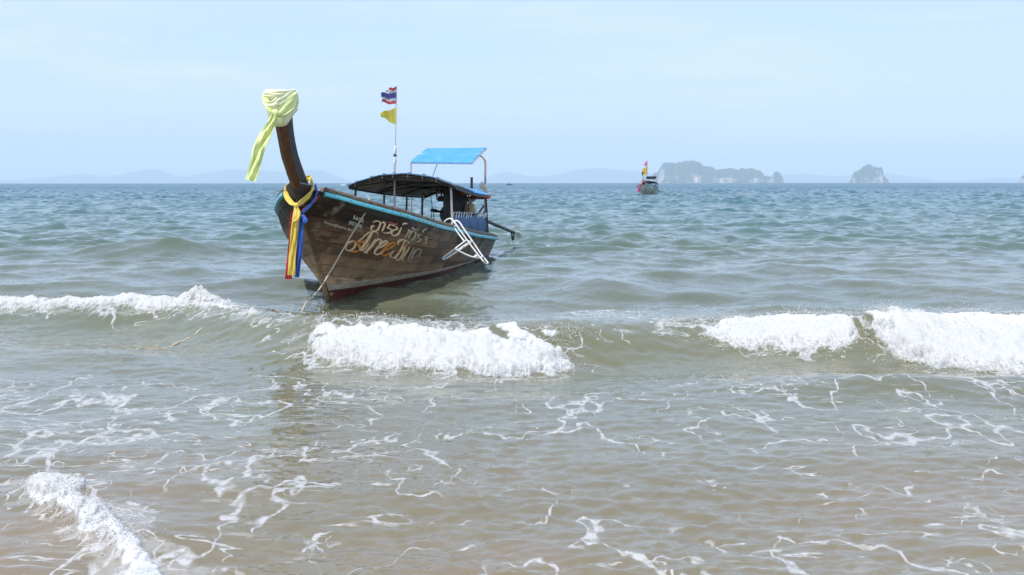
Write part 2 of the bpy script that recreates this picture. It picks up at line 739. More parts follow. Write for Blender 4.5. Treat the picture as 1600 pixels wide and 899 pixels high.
def sea_material():
    m = bpy.data.materials.new('sea_water')
    m.use_nodes = True
    t = NT(m)
    p = t.n['Principled BSDF']
    geo = t.node('ShaderNodeNewGeometry')
    pos = geo.outputs['Position']
    sep = t.node('ShaderNodeSeparateXYZ')
    t.put(sep.inputs[0], pos)
    y = sep.outputs['Y']
    # the water itself: sandy and turbid at the beach, greener and bluer where it is deep
    wob = t.noise(t.mapping(pos, (0.15, 0.06, 0)), 1.0, 3.0).outputs['Fac']
    yy = t.math('MULTIPLY', y, t.rng(wob, 0.25, 0.75, 0.8, 1.25, False))
    lg = t.math('LOGARITHM', t.math('MAXIMUM', yy, 1.0), 10.0)
    stops = [(4.0, (.200, .160, .094)), (6.0, (.172, .146, .088)), (8.0, (.150, .136, .082)), (10.0, (.132, .127, .074)), (13.0, (.142, .138, .074)), (20.0, (.105, .122, .084)),
             (38.0, (.066, .118, .100)), (90.0, (.034, .112, .125)), (300.0, (.015, .100, .138)), (4000.0, (.010, .080, .125))]
    col = t.ramp(t.math('DIVIDE', lg, 4.0), [(math.log10(d) / 4.0, c) for d, c in stops])
    # drifting clouds of sand
    sand = t.noise(t.mapping(pos, (0.6, 0.35, 0)), 1.0, 4.0).outputs['Fac']
    sandf = t.math('MULTIPLY', t.rng(sand, 0.38, 0.66, 0.0, 0.8), t.rng(y, 9.0, 5.5, 0.0, 1.0))
    col = t.mix(sandf, col, (.21, .155, .095, 1))
    nook = t.math('MULTIPLY', t.rng(sep.outputs['X'], -1.55, -2.1), t.rng(y, 6.5, 5.9))
    col = t.mix(t.math('MULTIPLY', nook, .75), col, (.22, .165, .10, 1))
    # lace of old foam
    lace = t.node('ShaderNodeAttribute', attribute_name='lace').outputs['Fac']
    white = t.node('ShaderNodeAttribute', attribute_name='white_water').outputs['Fac']
    wr = t.noise(t.mapping(pos, (1.5, .8, 0)), 1.0, 5.0, 0.58)
    wv = t.node('ShaderNodeVectorMath', operation='SUBTRACT')
    t.put(wv.inputs[0], wr.outputs['Color'])
    wv.inputs[1].default_value = (0.5, 0.5, 0.5)

    rag = t.math('MULTIPLY', t.math('SUBTRACT', t.noise(t.mapping(pos, (17, 10, 0)), 1.0, 4.0, 0.65).outputs['Fac'], 0.5), 0.030)

    def lace_layer(scale, level, width, loc, m0, m1, warp=.25, detail=3.0):
        v = t.mapping(pos, scale, loc)
        ws = t.node('ShaderNodeVectorMath', operation='SCALE')
        t.put(ws.inputs[0], wv.outputs['Vector'])
        ws.inputs['Scale'].default_value = warp
        v = t.vmath('ADD', v, ws.outputs['Vector'])
        n_ = t.noise(v, 1.0, detail, .50).outputs['Fac']
        gate = t.noise(t.mapping(pos, (scale[0] * .8, scale[1] * .9, 0), (3 + loc[0], 7, 0)), 1.0, 3.0, 0.6).outputs['Fac']
        g = t.math('ADD', gate, t.math('MULTIPLY', t.math('SUBTRACT', lace, 0.30), 0.62))
        g = t.rng(g, m0, m1, 0.0, 1.0)
        wd = t.math('MULTIPLY', g, width)
        d_ = t.math('ADD', t.math('ABSOLUTE', t.math('SUBTRACT', n_, level)), rag)
        edge = t.rng(d_, t.math('MULTIPLY', wd, 0.25), t.math('ADD', t.math('MULTIPLY', wd, 1.25), .003), 1.0, 0.0)
        return t.math('MULTIPLY', edge, t.rng(g, 0.02, 0.30))
    l1 = lace_layer((1.7, .75, 0), .50, .020, (0, 0, 0), .385, .80)
    l2 = lace_layer((2.9, 1.7, 0), .46, .019, (5.3, 1.7, 0), .50, .88, .35)
    l3 = lace_layer((1.1, 2.9, 0), .54, .023, (9.3, 4.7, 0), .46, .88, .35)
    lc = t.math('MAXIMUM', t.math('MAXIMUM', l1, l2), l3)
    wisp = t.noise(t.mapping(pos, (2.6, 9.0, 0), (2, 5, 0)), 1.0, 5.0, .62).outputs['Fac']
    wisp = t.math('MULTIPLY', t.rng(t.math('ADD', wisp, t.math('MULTIPLY', t.math('SUBTRACT', lace, .3), .5)), .60, .74), .42)
    lc = t.math('MAXIMUM', lc, wisp)
    lc = t.math('MULTIPLY', lc, t.rng(lace, 0.02, 0.16))
    hole = t.noise(t.mapping(pos, (22, 13, 0)), 1.0, 4.0, .65).outputs['Fac']
    lc = t.math('MULTIPLY', lc, t.rng(hole, .34, .56, .22, .66))
    grain = t.noise(t.mapping(pos, (30, 20, 30)), 1.0, 4.0, 0.65).outputs['Fac']
    wt = t.rng(t.math('ADD', white, t.math('MULTIPLY', t.math('SUBTRACT', grain, 0.5), 0.5)), 0.22, 0.7)
    foam = t.math('MAXIMUM', lc, wt)
    col = t.mix(foam, col, (.64, .64, .65, 1))
    t.put(p.inputs['Base Color'], col)
    t.put(p.inputs['Roughness'], t.math('MAXIMUM', t.math('MULTIPLY', foam, 0.75), t.rng(y, 20.0, 400.0, 0.06, 0.30)))
    p.inputs['IOR'].default_value = 1.333
    p.inputs['Specular IOR Level'].default_value = 0.5
    # ripples too small for the mesh
    near = t.noise(t.mapping(pos, (7.0, 12.0, 6)), 1.0, 4.0, 0.6).outputs['Fac']
    mid = t.noise(t.mapping(pos, (1.6, 2.6, 1.5), (4, 2, 0)), 1.0, 4.0, 0.6).outputs['Fac']
    far = t.noise(t.mapping(pos, (.22, .35, .2), (1, 9, 0)), 1.0, 5.0, 0.62).outputs['Fac']
    b1 = t.node('ShaderNodeBump')
    t.put(b1.inputs['Strength'], t.rng(y, 12.0, 40.0, 0.55, 0.30))
    b1.inputs['Distance'].default_value = 0.010
    t.put(b1.inputs['Height'], near)
    b2 = t.node('ShaderNodeBump')
    t.put(b2.inputs['Strength'], t.rng(y, 20.0, 90.0, 0.0, 0.8))
    b2.inputs['Distance'].default_value = 0.038
    t.put(b2.inputs['Height'], mid)
    t.put(b2.inputs['Normal'], b1.outputs['Normal'])
    b3 = t.node('ShaderNodeBump')
    t.put(b3.inputs['Strength'], t.rng(y, 60.0, 400.0, 0.0, 0.9))
    b3.inputs['Distance'].default_value = 0.5
    t.put(b3.inputs['Height'], far)
    t.put(b3.inputs['Normal'], b2.outputs['Normal'])
    b4 = t.node('ShaderNodeBump')
    t.put(b4.inputs['Strength'], t.math('MULTIPLY', foam, 0.7))
    b4.inputs['Distance'].default_value = 0.02
    t.put(b4.inputs['Height'], t.math('ADD', foam, grain))
    t.put(b4.inputs['Normal'], b3.outputs['Normal'])
    t.put(p.inputs['Normal'], b4.outputs['Normal'])
    return m


SEA = make_sea()


# sand of the beach and the sea bed below the water
def make_sand():
    mb = MB()
    ys = [-60, -20, -6, -1, 2, 5, 8, 12, 18, 30, 80, 400, 2000]
    zs = [2.2, 1.1, .45, .12, -.06, -.22, -.34, -.46, -.7, -1.2, -2.5, -5, -8]
    xs = np.linspace(-1, 1, 25)
    G = [[(x * (70 + max(0, y) * 1.5), y, z + 0.02 * math.sin(x * 40 + y)) for x in xs] for y, z in zip(ys, zs)]
    grid(mb, G)
    o = mb.build('beach_sand', mat('wet_sand', (.34, .27, .18), .7, var=.2, scale=3, bump=.004), smooth='all', norm=False)
    return tag(o, kind='structure')


make_sand()


# white water thrown up by the breakers: clumps, droplets and threads
def lump_cloud(name, P, rad, material, label):
    bm = bmesh.new()
    bmesh.ops.create_icosphere(bm, subdivisions=1, radius=1.0)
    bv = np.array([v.co[:] for v in bm.verts])
    bf = np.array([[v.index for v in f.verts] for f in bm.faces])
    bm.free()
    n = len(P)
    sc = RNG.uniform(.6, 1.45, (n, 1, 3)) * np.asarray(rad)[:, None, None]
    jit = RNG.uniform(.75, 1.25, (n, len(bv), 1))
    V = (bv[None] * jit * sc + np.asarray(P)[:, None, :]).reshape(-1, 3)
    Fc = (bf[None] + (np.arange(n) * len(bv))[:, None, None]).reshape(-1, 3)
    me = bpy.data.meshes.new(name)
    me.vertices.add(len(V))
    me.vertices.foreach_set('co', V.astype(np.float32).ravel())
    me.loops.add(len(Fc) * 3)
    me.loops.foreach_set('vertex_index', Fc.astype(np.int32).ravel())
    me.polygons.add(len(Fc))
    me.polygons.foreach_set('loop_start', np.arange(0, len(Fc) * 3, 3, dtype=np.int32))
    me.polygons.foreach_set('use_smooth', np.ones(len(Fc), bool))
    me.update(calc_edges=True)
    me.materials.append(material)
    o = link(name, me)
    tag(o, label, 'sea foam', 'white water of the breaking waves', 'stuff')
    return o


M_FOAM = mat('white_foam', (.78, .78, .78), .55, var=.04, scale=30)


def foam_material():
    m = bpy.data.materials.new('whitewater')
    m.use_nodes = True
    t = NT(m)
    p = t.n['Principled BSDF']
    pos = t.node('ShaderNodeNewGeometry').outputs['Position']
    cov = t.node('ShaderNodeAttribute', attribute_name='cover').outputs['Fac']
    st = t.node('ShaderNodeAttribute', attribute_name='down').outputs['Vector']
    fine = t.noise(t.mapping(pos, (46, 30, 46)), 1.0, 5.0, .7).outputs['Fac']
    strk = t.noise(t.mapping(pos, (30, 5, 7)), 1.0, 4.0, .6).outputs['Fac']
    k = t.math('ADD', t.math('MULTIPLY', t.math('SUBTRACT', fine, .5), 1.5), t.math('MULTIPLY', t.math('SUBTRACT', strk, .5), 1.3))
    al = t.rng(t.math('ADD', cov, k), .0, .62)
    p.inputs['Base Color'].default_value = (.80, .79, .765, 1)
    p.inputs['Roughness'].default_value = .6
    p.inputs['Specular IOR Level'].default_value = .3
    tr = t.node('ShaderNodeBsdfTranslucent')
    tr.inputs['Color'].default_value = (.80, .79, .765, 1)
    b = t.node('ShaderNodeBump')
    b.inputs['Strength'].default_value = .9
    b.inputs['Distance'].default_value = .018
    t.put(b.inputs['Height'], t.math('ADD', fine, strk))
    t.put(p.inputs['Normal'], b.outputs['Normal'])
    ms = t.node('ShaderNodeMixShader')
    ms.inputs['Fac'].default_value = .35
    t.put(ms.inputs[1], p.outputs['BSDF'])
    t.put(ms.inputs[2], tr.outputs['BSDF'])
    tp = t.node('ShaderNodeBsdfTransparent')
    m2 = t.node('ShaderNodeMixShader')
    t.put(m2.inputs['Fac'], al)
    t.put(m2.inputs[1], tp.outputs['BSDF'])
    t.put(m2.inputs[2], ms.outputs['Shader'])
    t.put(t.n['Material Output'].inputs['Surface'], m2.outputs['Shader'])
    return m


M_WHITEWATER = foam_material()


def billow(x, y, octv, seed, gain=.55):
    s_, a, tt = 0, 1, 0
    for i in range(octv):
        s_ = s_ + a * np.abs(2 * vnoise(x * 2.1 ** i + 3.1 * i, y * 2.1 ** i + 7.7 * i, seed + i) - 1)
        tt += a
        a *= gain
    return s_ / tt


def foam_object(name, label, V, cover, mdim, P=None, rad=None, extra=None):
    """A torn sheet of foam plus droplets, one object of kind stuff."""
    m, n = mdim
    idx = np.arange(m * n).reshape(m, n)
    q = np.stack([idx[:-1, :-1], idx[:-1, 1:], idx[1:, 1:], idx[1:, :-1]], -1).reshape(-1, 4)
    keep = cover[q].max(1) > -.25
    q = q[keep]
    used = np.unique(q)
    remap = np.full(m * n, -1)
    remap[used] = np.arange(len(used))
    q = remap[q]
    V = V[used]
    cov = cover[used]
    nq = len(q)
    lv = q.ravel()
    lstart = np.arange(0, nq * 4, 4)
    if P is not None and len(P):
        bm = bmesh.new()
        bmesh.ops.create_icosphere(bm, subdivisions=1, radius=1.0)
        bv = np.array([v.co[:] for v in bm.verts])
        bf = np.array([[v.index for v in f.verts] for f in bm.faces])
        bm.free()
        k = len(P)
        sc = RNG.uniform(.6, 1.45, (k, 1, 3)) * rad[:, None, None]
        V2 = (bv[None] * RNG.uniform(.75, 1.25, (k, len(bv), 1)) * sc + P[:, None, :]).reshape(-1, 3)
        F2 = (bf[None] + (np.arange(k) * len(bv))[:, None, None]).reshape(-1, 3) + len(V)
        V = np.concatenate([V, V2])
        cov = np.concatenate([cov, np.full(len(V2), 2.5)])
        lstart = np.concatenate([lstart, nq * 4 + np.arange(0, len(F2) * 3, 3)])
        lv = np.concatenate([lv, F2.ravel()])
    me = bpy.data.meshes.new(name)
    me.vertices.add(len(V))
    me.vertices.foreach_set('co', V.astype(np.float32).ravel())
    me.loops.add(len(lv))
    me.loops.foreach_set('vertex_index', lv.astype(np.int32))
    me.polygons.add(len(lstart))
    me.polygons.foreach_set('loop_start', lstart.astype(np.int32))
    me.polygons.foreach_set('use_smooth', np.ones(len(lstart), bool))
    a = me.attributes.new('cover', 'FLOAT', 'POINT')
    a.data.foreach_set('value', cov.astype(np.float32))
    me.update(calc_edges=True)
    me.validate()
    me.materials.append(M_WHITEWATER)
    o = link(name, me)
    tag(o, label, 'sea foam', 'white water of the breaking waves', 'stuff')
    return o


def breaker_foam(x0, x1, lo, hi, label, drops, splash=(), height=.075, step=(.012, .013), veil=1.0, humps=()):
    xs = np.arange(x0, x1, step[0])
    es = np.arange(lo, hi, step[1])
    XX, EE = np.meshgrid(xs, es)
    x, xi = XX.ravel(), EE.ravel()
    y = crest_y(x) + xi
    X, Y, Z, fw = sea_point(x, y)
    raw = foam_raw(x, y)
    topv = sstep(.10, -.80 * abs(lo) / 1.6, xi + .5 * (fbm(x * 1.4, y * .8, 3, 88) - .5))
    cover = np.clip(raw * .66, -1, 1.05) - veil * 1.05 * (1 - topv)
    body = sstep(-.1, 1.4, raw)
    puff = billow(x * 4.2, y * 3.4, 5, 81, .58)
    big = fbm(x * 1.9, y * 1.6, 3, 85)
    up = body * height * (0.25 + 1.7 * puff * (.4 + 1.2 * big)) * (.15 + .85 * topv)
    for hx, hw, hh in humps:
        up = up + hh * np.exp(-((x - hx) / hw) ** 2) * body * (.35 + 1.3 * puff)
    Z = Z + up + .012 * body - .02 * (raw < -.2)
    Y = Y - up * .25 * (1 - sstep(-.5, .0, xi))
    V = np.stack([X, Y, Z], 1)
    P, rr_ = [], []
    xd = RNG.uniform(x0, x1, drops * 6)
    ed = RNG.uniform(lo, hi, drops * 6)
    yd = crest_y(xd) + ed
    rw = foam_raw(xd, yd)
    k = (rw > -.9) & (rw < RNG.uniform(-.5, 1.0, len(xd)))
    xd, yd, rw = xd[k][:drops], yd[k][:drops], rw[k][:drops]
    Xd, Yd, Zd, _ = sea_point(xd, yd)
    P.append(np.stack([Xd, Yd, Zd + np.abs(RNG.normal(0, .035, len(xd))) * sstep(-.9, .5, rw) + .003], 1))
    rr_.append(np.clip(RNG.gamma(2.0, .0013, len(xd)), .001, .006))
    for (sx, sxi, sw, sh, sn) in splash:
        a = RNG.normal(0, sw, sn)
        b_ = np.abs(RNG.normal(0, 1, sn))
        xx = sx + a * (1 + .3 * b_)
        yy = crest_y(xx) + sxi + RNG.normal(0, .07, sn)
        _, _, zz, _ = sea_point(xx, yy)
        zz = zz + .02 + b_ * sh * np.exp(-(a / (1.3 * sw)) ** 2) * RNG.uniform(.05, 1, sn)
        P.append(np.stack([xx, yy, zz], 1))
        rr_.append(np.clip(RNG.gamma(2, .0014, sn) * np.exp(-.25 * b_), .001, .007))
    return foam_object('breaker_foam', label, V, cover, XX.shape, np.concatenate(P), np.concatenate(rr_))


breaker_foam(-8.4, -2.6, -.75, .62, 'long low line of white foam spilling off a wave crest beside the bow rope', 900,
             [(-3.62, .12, .10, .11, 1500), (-3.3, .05, .25, .05, 900), (-5.6, .10, .5, .035, 700), (-6.2, .10, .3, .05, 600), (-4.6, .10, .4, .04, 600)], height=.05, veil=.15, humps=((-3.64, .13, .14), (-3.3, .2, .04), (-5.9, .5, .02)))
breaker_foam(-2.15, .75, -1.7, .12, 'broad white breaker tumbling between the boat and the beach', 900,
             [(-1.85, -.40, .05, .10, 500), (-1.2, -.15, .25, .035, 400), (-.3, -.2, .35, .03, 400), (.48, -.45, .09, .07, 300), (.58, -.35, .03, .10, 120)], height=.060)
breaker_foam(1.45, 3.32, -1.2, .1, 'smaller middle breaker of white foam with a tapering feathered end', 900,
             [(2.3, -.10, .25, .035, 400), (2.95, -.10, .12, .06, 450), (1.9, -.2, .2, .03, 500), (3.1, -.45, .05, .06, 250)], height=.050)
breaker_foam(3.26, 6.2, -1.75, .2, 'tall white breaker cut off by the edge of the picture', 1300,
             [(3.62, -.03, .10, .08, 1000), (4.3, -.05, .3, .045, 500), (5.0, -.05, .4, .04, 400), (3.42, -.5, .04, .08, 350)], height=.070, humps=((3.62, .16, .05),))


def beach_curl():
    ts = np.linspace(-.02, 1.0, 230)
    ds = np.arange(-.24, .40, .006)
    TT, DD = np.meshgrid(ts, ds)
    t, d = TT.ravel(), DD.ravel()
    lx = np.interp(t, np.linspace(0, 1, len(LX)), LX)
    ly = np.interp(t, np.linspace(0, 1, len(LY)), LY)
    x = lx + d * .78 * 1.0
    y = ly + d * .62
    x_, y_ = x, y
    X, Y, Z, fw = sea_point(x_, y_)
    raw = foam_raw(x_, y_)
    body = sstep(-.2, 1.4, raw)
    puff = billow(x * 9, y * 7, 5, 91, .6)
    up = body * .026 * (.2 + 1.8 * puff) * (1 - .55 * sstep(.35, .9, t))
    V = np.stack([X - .3 * up, Y - .4 * up, Z + up + .004 * body - .01 * (raw < -.2)], 1)
    n = 2600
    tt = RNG.uniform(0, .75, n)
    dd = RNG.normal(-.01, .07, n)
    xx = np.interp(tt, np.linspace(0, 1, len(LX)), LX) + .78 * dd
    yy = np.interp(tt, np.linspace(0, 1, len(LY)), LY) + .62 * dd
    A, B, C, _ = sea_point(xx, yy)
    P = np.stack([A, B, C + np.abs(RNG.normal(0, .018, n)) * (1 - .6 * tt) + .004], 1)
    foam_object('breaker_foam', 'little curl of foam breaking diagonally in the shallows at the beach', V, np.clip(raw * .32 - .10, -1, .62), TT.shape, P, np.clip(RNG.gamma(2, .0010, n), .0008, .0045))


beach_curl()
# ================================================================== LONGTAIL BOATS
# hull in boat coordinates: s runs from the stern (0) to the foot of the stem (9), y to port, z up
PSI = R(10.5)
FWD = Vector((-math.sin(PSI), -math.cos(PSI), 0))
PORT = Vector((math.cos(PSI), -math.sin(PSI), 0))
FOOT = Vector((-2.55, 17.6, 0))
MIDS = 4.5
BOAT_LOC = FOOT - FWD * (9.0 - MIDS)
BOAT_RZ = -(math.pi / 2 + PSI)

KB = [-.3, 0, .3, 1.5, 3, 5, 6.5, 7.5, 8.3, 9, 9.5, 9.9, 10.15]
VB = [.42, .60, .66, .80, .92, 1.0, 1.03, 1.01, .93, .72, .50, .28, .05]
KS = [-.3, .0, .38, 3.53, 5.09, 6.54, 7.29, 8.13, 8.85, 9.36, 9.66, 9.92, 10.2]
VS = [.47, .465, .484, .676, .813, .930, 1.015, 1.125, 1.240, 1.343, 1.420, 1.483, 1.55]
STEM_Z = [-.45, -.38, -.25, 0, .458, .79, 1.39, 1.92, 2.28, 2.74]
STEM_S = [7.0, 8.2, 8.72, 9.0, 9.35, 9.61, 10.12, 10.61, 10.79, 10.93]
STEM_DZ = np.linspace(-.45, 2.74, 90)


def smooth_table(K, V, n=160):
    k = np.linspace(K[0], K[-1], n)
    v = np.interp(k, K, V)
    for _ in range(5):
        v[1:-1] = (v[:-2] + 2 * v[1:-1] + v[2:]) / 4
    return k, v


B_T = smooth_table(KB, VB)
S_T = smooth_table(KS, VS)
ST_T = smooth_table(STEM_Z, STEM_S)


def hb(s): return float(np.interp(s, *B_T))
def zsh(s): return float(np.interp(s, *S_T))
def stem_s(z): return float(np.interp(z, *ST_T))


def zkeel(s):
    if s <= 8.0:
        k = -.42 + 0.32 * max(0.0, (1.6 - s) / 1.9) ** 1.6
        return k
    return float(np.interp(s, ST_T[1], ST_T[0]))


def half(s, t):
    mid = max(t, 0.0) ** 0.42
    x = min(max(t / 0.97, 0), 1)
    bow = x * x * (3 - 2 * x) * 0.9 + 0.1 * x
    wv_ = min(max((s - 4.6) / 4.2, 0), 1)
    wv_ = wv_ * wv_ * (3 - 2 * wv_)
    return hb(s) * (mid * (1 - wv_) + bow * wv_)


def hull_pt(s, t, side=1, off=0.0):
    """Point on the outside of the hull; t is 0 at the keel, 1 at the sheer."""
    zk, zs_ = zkeel(s), zsh(s)
    z = zk + (zs_ - zk) * t
    y = half(s, t)
    p = Vector((s - MIDS, side * y, z))
    if off:
        e = 0.02
        a = Vector((e, half(s + e, t) - y, 0))
        t2 = min(t + 0.02, 1.0)
        t1 = t2 - 0.02
        b = Vector((0, half(s, t2) - half(s, t1), (zs_ - zk) * 0.02))
        n = b.cross(a) * -1
        if n.length > 1e-9:
            n.normalize()
            if n.y < 0:
                n = -n
            p += Vector((n.x, side * n.y, n.z)) * off
    return p


def hull_z(s, z, side=1, off=0.0):
    zk, zs_ = zkeel(s), zsh(s)
    return hull_pt(s, min(max((z - zk) / (zs_ - zk), 0.0), 1.0), side, off)


def z_virtual(s, t):
    """Height of a strake line that keeps parallel to the sheer past the foot of the stem."""
    zk = zkeel(s) if s <= 7.6 else -.42 + .16 * (s - 7.6) / 2.5 + .10 * ((s - 7.6) / 2.5) ** 2
    return zk + (zsh(s) - zk) * t


def s_end_v(t):
    lo, hi = 7.6, 10.16
    for _ in range(30):
        m = (lo + hi) / 2
        if m < stem_s(z_virtual(m, t)) - 0.02:
            lo = m
        else:
            hi = m
    return min(lo, 10.10)


def s_end(t):
    """Where the strake at t meets the stem."""
    lo, hi = 8.0, 10.16
    for _ in range(30):
        m = (lo + hi) / 2
        z = zkeel(m) + (zsh(m) - zkeel(m)) * t
        if m < stem_s(z) - 0.012:
            lo = m
        else:
            hi = m
    return min(lo, 10.12)


HULL_LUT = []


def px_to_hull(px, py, it=8):
    """Boat coordinates (s, z) on the port side of the hull behind a pixel of the photograph."""
    def pr(s, z):
        q = to_world(hull_z(s, z))
        return np.array([800 + F * q.x / q.y, 285 + F * (EYE - q.z) / q.y])
    if not HULL_LUT:
        for s in np.arange(2.0, 9.95, .12):
            for z in np.arange(0.0, 1.45, .06):
                if z < zsh(s) and z > zkeel(s):
                    HULL_LUT.append((*pr(s, z), s, z))
        HULL_LUT[:] = [np.array(HULL_LUT)]
    T = HULL_LUT[0]
    k = np.argmin((T[:, 0] - px) ** 2 + (T[:, 1] - py) ** 2)
    s, z = T[k, 2], T[k, 3]
    for _ in range(it):
        e = 2e-3
        f0 = pr(s, z)
        J = np.stack([(pr(s + e, z) - f0) / e, (pr(s, z + e) - f0) / e], 1)
        d = np.linalg.solve(J.T @ J + .5 * np.eye(2), J.T @ (np.array([px, py]) - f0))
        d = np.clip(d, -.15, .15)
        s, z = s + d[0], z + d[1]
    return s, z


def to_world(p):
    return BOAT_LOC + FWD * p[0] + PORT * p[1] + Vector((0, 0, p[2]))


def to_boat(wp):
    d = Vector(wp) - BOAT_LOC
    return Vector((d.dot(FWD), d.dot(PORT), d.z))


def L(s, y, z):
    return Vector((s - MIDS, y, z))


def hull_material(name, top, mid, low, grime=0.7):
    """Weathered painted wood: colour by plank and by height, rail shade painted in near the top, streaks, scuffs and bare patches."""
    m = bpy.data.materials.new(name)
    m.use_nodes = True
    t = NT(m)
    p = t.n['Principled BSDF']
    tc_ = t.node('ShaderNodeTexCoord').outputs['Object']
    sp = t.node('ShaderNodeSeparateXYZ')
    t.put(sp.inputs[0], tc_)
    big = t.noise(t.mapping(tc_, (1.2, 1, 1.7)), 1.3, 5.0, 0.6).outputs['Fac']
    grain = t.noise(t.mapping(tc_, (3.0, 8, 60)), 1.0, 5.0, 0.65).outputs['Fac']
    streak = t.noise(t.mapping(tc_, (16, 4, 1.2)), 1.0, 4.0, 0.6).outputs['Fac']
    rnd = t.node('ShaderNodeObjectInfo').outputs['Random']
    # height above the sheer line is followed roughly by x
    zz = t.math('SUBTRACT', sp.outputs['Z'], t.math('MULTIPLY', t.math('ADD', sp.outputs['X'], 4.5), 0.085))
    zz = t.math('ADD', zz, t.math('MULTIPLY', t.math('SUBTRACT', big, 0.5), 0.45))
    col = t.ramp(t.rng(zz, -.50, .30, 0, 1, False), [(0.0, low), (0.42, mid), (0.72, mid), (1.0, top)])  # dark top end: old dark paint plus the rub rail's shadow, painted in
    tone = t.math('ADD', t.math('MULTIPLY', rnd, 0.5), t.math('ADD', t.math('MULTIPLY', grain, 0.75), t.math('MULTIPLY', streak, 0.55)))
    tone = t.rng(tone, 0.50, 1.30, 0.55, 2.25, False)
    vm = t.node('ShaderNodeVectorMath', operation='SCALE')
    t.put(vm.inputs[0], col)
    t.put(vm.inputs['Scale'], tone)
    col = vm.outputs['Vector']
    # old grey paint left towards the stern, rubbed bare wood low down, dark stains
    sc = t.rng(t.noise(t.mapping(tc_, (2.1, 2, 3.6), (4, 0, 0)), 1.0, 6.0, 0.68).outputs['Fac'], 0.55, 0.66)
    col = t.mix(t.math('MULTIPLY', sc, 0.75), col, (.30, .225, .155, 1))
    gp = t.rng(t.math('ADD', t.noise(t.mapping(tc_, (1.5, 2, 2.6), (8, 3, 1)), 1.0, 6.0, 0.7).outputs['Fac'], t.math('MULTIPLY', sp.outputs['X'], -0.05)), 0.50, 0.66)
    col = t.mix(t.math('MULTIPLY', gp, 0.6), col, (.20, .185, .17, 1))
    dk = t.rng(t.noise(t.mapping(tc_, (1.7, 2, 4.2), (1, 7, 5)), 1.0, 6.0, 0.72).outputs['Fac'], 0.545, 0.66)
    col = t.mix(t.math('MULTIPLY', dk, grime), col, (.030, .024, .018, 1))
    rd = t.rng(t.noise(t.mapping(tc_, (2.4, 2, 3.3), (3, 1, 9)), 1.0, 4.0, 0.6).outputs['Fac'], 0.60, 0.70)
    col = t.mix(t.math('MULTIPLY', t.math('MULTIPLY', rd, 0.7), t.rng(sp.outputs['X'], 2.6, 4.4)), col, (.13, .026, .016, 1))
    t.put(p.inputs['Base Color'], col)
    p.inputs['Roughness'].default_value = 0.55
    t.put(p.inputs['Roughness'], t.rng(big, .3, .7, .42, .7))
    p.inputs['Specular IOR Level'].default_value = 0.35
    b = t.node('ShaderNodeBump')
    b.inputs['Strength'].default_value = 0.5
    b.inputs['Distance'].default_value = 0.006
    t.put(b.inputs['Height'], t.math('ADD', grain, t.math('MULTIPLY', dk, 0.6)))
    t.put(p.inputs['Normal'], b.outputs['Normal'])
    return m


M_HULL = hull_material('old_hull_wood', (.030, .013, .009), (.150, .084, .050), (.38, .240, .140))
M_INNER = mat('dark_inner_wood', (.050, .037, .027), .75, var=.4, scale=6, bump=.003)
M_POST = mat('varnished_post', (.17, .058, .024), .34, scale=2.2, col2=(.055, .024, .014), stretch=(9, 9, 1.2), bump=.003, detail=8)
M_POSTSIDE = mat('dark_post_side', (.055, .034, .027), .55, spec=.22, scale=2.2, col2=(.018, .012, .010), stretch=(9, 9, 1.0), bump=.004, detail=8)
M_CYAN = mat('turquoise_paint', (.10, .58, .72), .4, scale=5, col2=(.14, .46, .55), stretch=(1, 1, 3), bump=.002)
M_CAP = mat('bare_weathered_wood', (.30, .235, .17), .75, scale=3, col2=(.11, .078, .055), stretch=(2.5, 9, 9), bump=.004, detail=7)
M_CREAM = mat('cream_paint', (.62, .53, .41), .6, scale=5, col2=(.40, .31, .22), stretch=(1.5, 1, 5), bump=.002, detail=7)
M_RED = mat('oxide_red_paint', (.165, .030, .020), .5, scale=5, col2=(.085, .018, .013), stretch=(1.5, 1, 4), bump=.002, detail=7)
M_BLACK = mat('black_iron', (.016, .017, .018), .5, var=.4, scale=12, bump=.002)
M_LINER = mat('grey_roof_liner', (.20, .21, .225), .8, var=.35, scale=5, bump=.004)
M_BLUE = mat('blue_tarpaulin', (.055, .37, .82), .5, scale=5.0, col2=(.13, .46, .85), bump=.010, detail=8, trans=.22)
M_OLDTARP = mat('old_brown_tarpaulin', (.11, .095, .085), .7, var=.4, scale=6, bump=.003)
M_NAVY = mat('blue_canvas', (.040, .098, .245), .65, scale=4.5, col2=(.058, .125, .27), bump=.006, stretch=(2, 2, .6))
M_PIPE = mat('galvanised_pipe', (.55, .50, .48), .4, metal=.35, var=.15, scale=14)
M_WHITE = mat('white_enamel', (.80, .80, .77), .35, var=.06, scale=9)
M_RUST = mat('rusty_pipe', (.30, .12, .065), .7, var=.4, scale=22, bump=.002)
M_STEEL = mat('worn_grey_steel', (.075, .078, .080), .45, metal=.6, var=.5, scale=16, bump=.002)
M_ENGINE = mat('oily_engine_iron', (.030, .028, .027), .42, metal=.4, var=.6, scale=18, bump=.004)
M_CREAMTANK = mat('cream_plastic', (.66, .60, .40), .4, scale=8, col2=(.45, .38, .24))
M_RUBBER = mat('black_rubber', (.018, .017, .018), .75, var=.4, scale=9, bump=.004)
M_ROPE = mat('old_rope', (.50, .42, .30), .85, var=.25, scale=70, bump=.002)
M_ORANGE = mat('orange_nylon', (.68, .105, .025), .6, var=.2, scale=9, bump=.004)
M_LIME = mat('lime_gauze', (.90, .95, .50), .6, scale=5, col2=(.84, .93, .40), stretch=(8, 8, 1), bump=.004, trans=.22)
M_LIMEWHITE = mat('pale_gauze', (.94, .95, .68), .6, scale=5, col2=(.90, .94, .56), trans=.12)
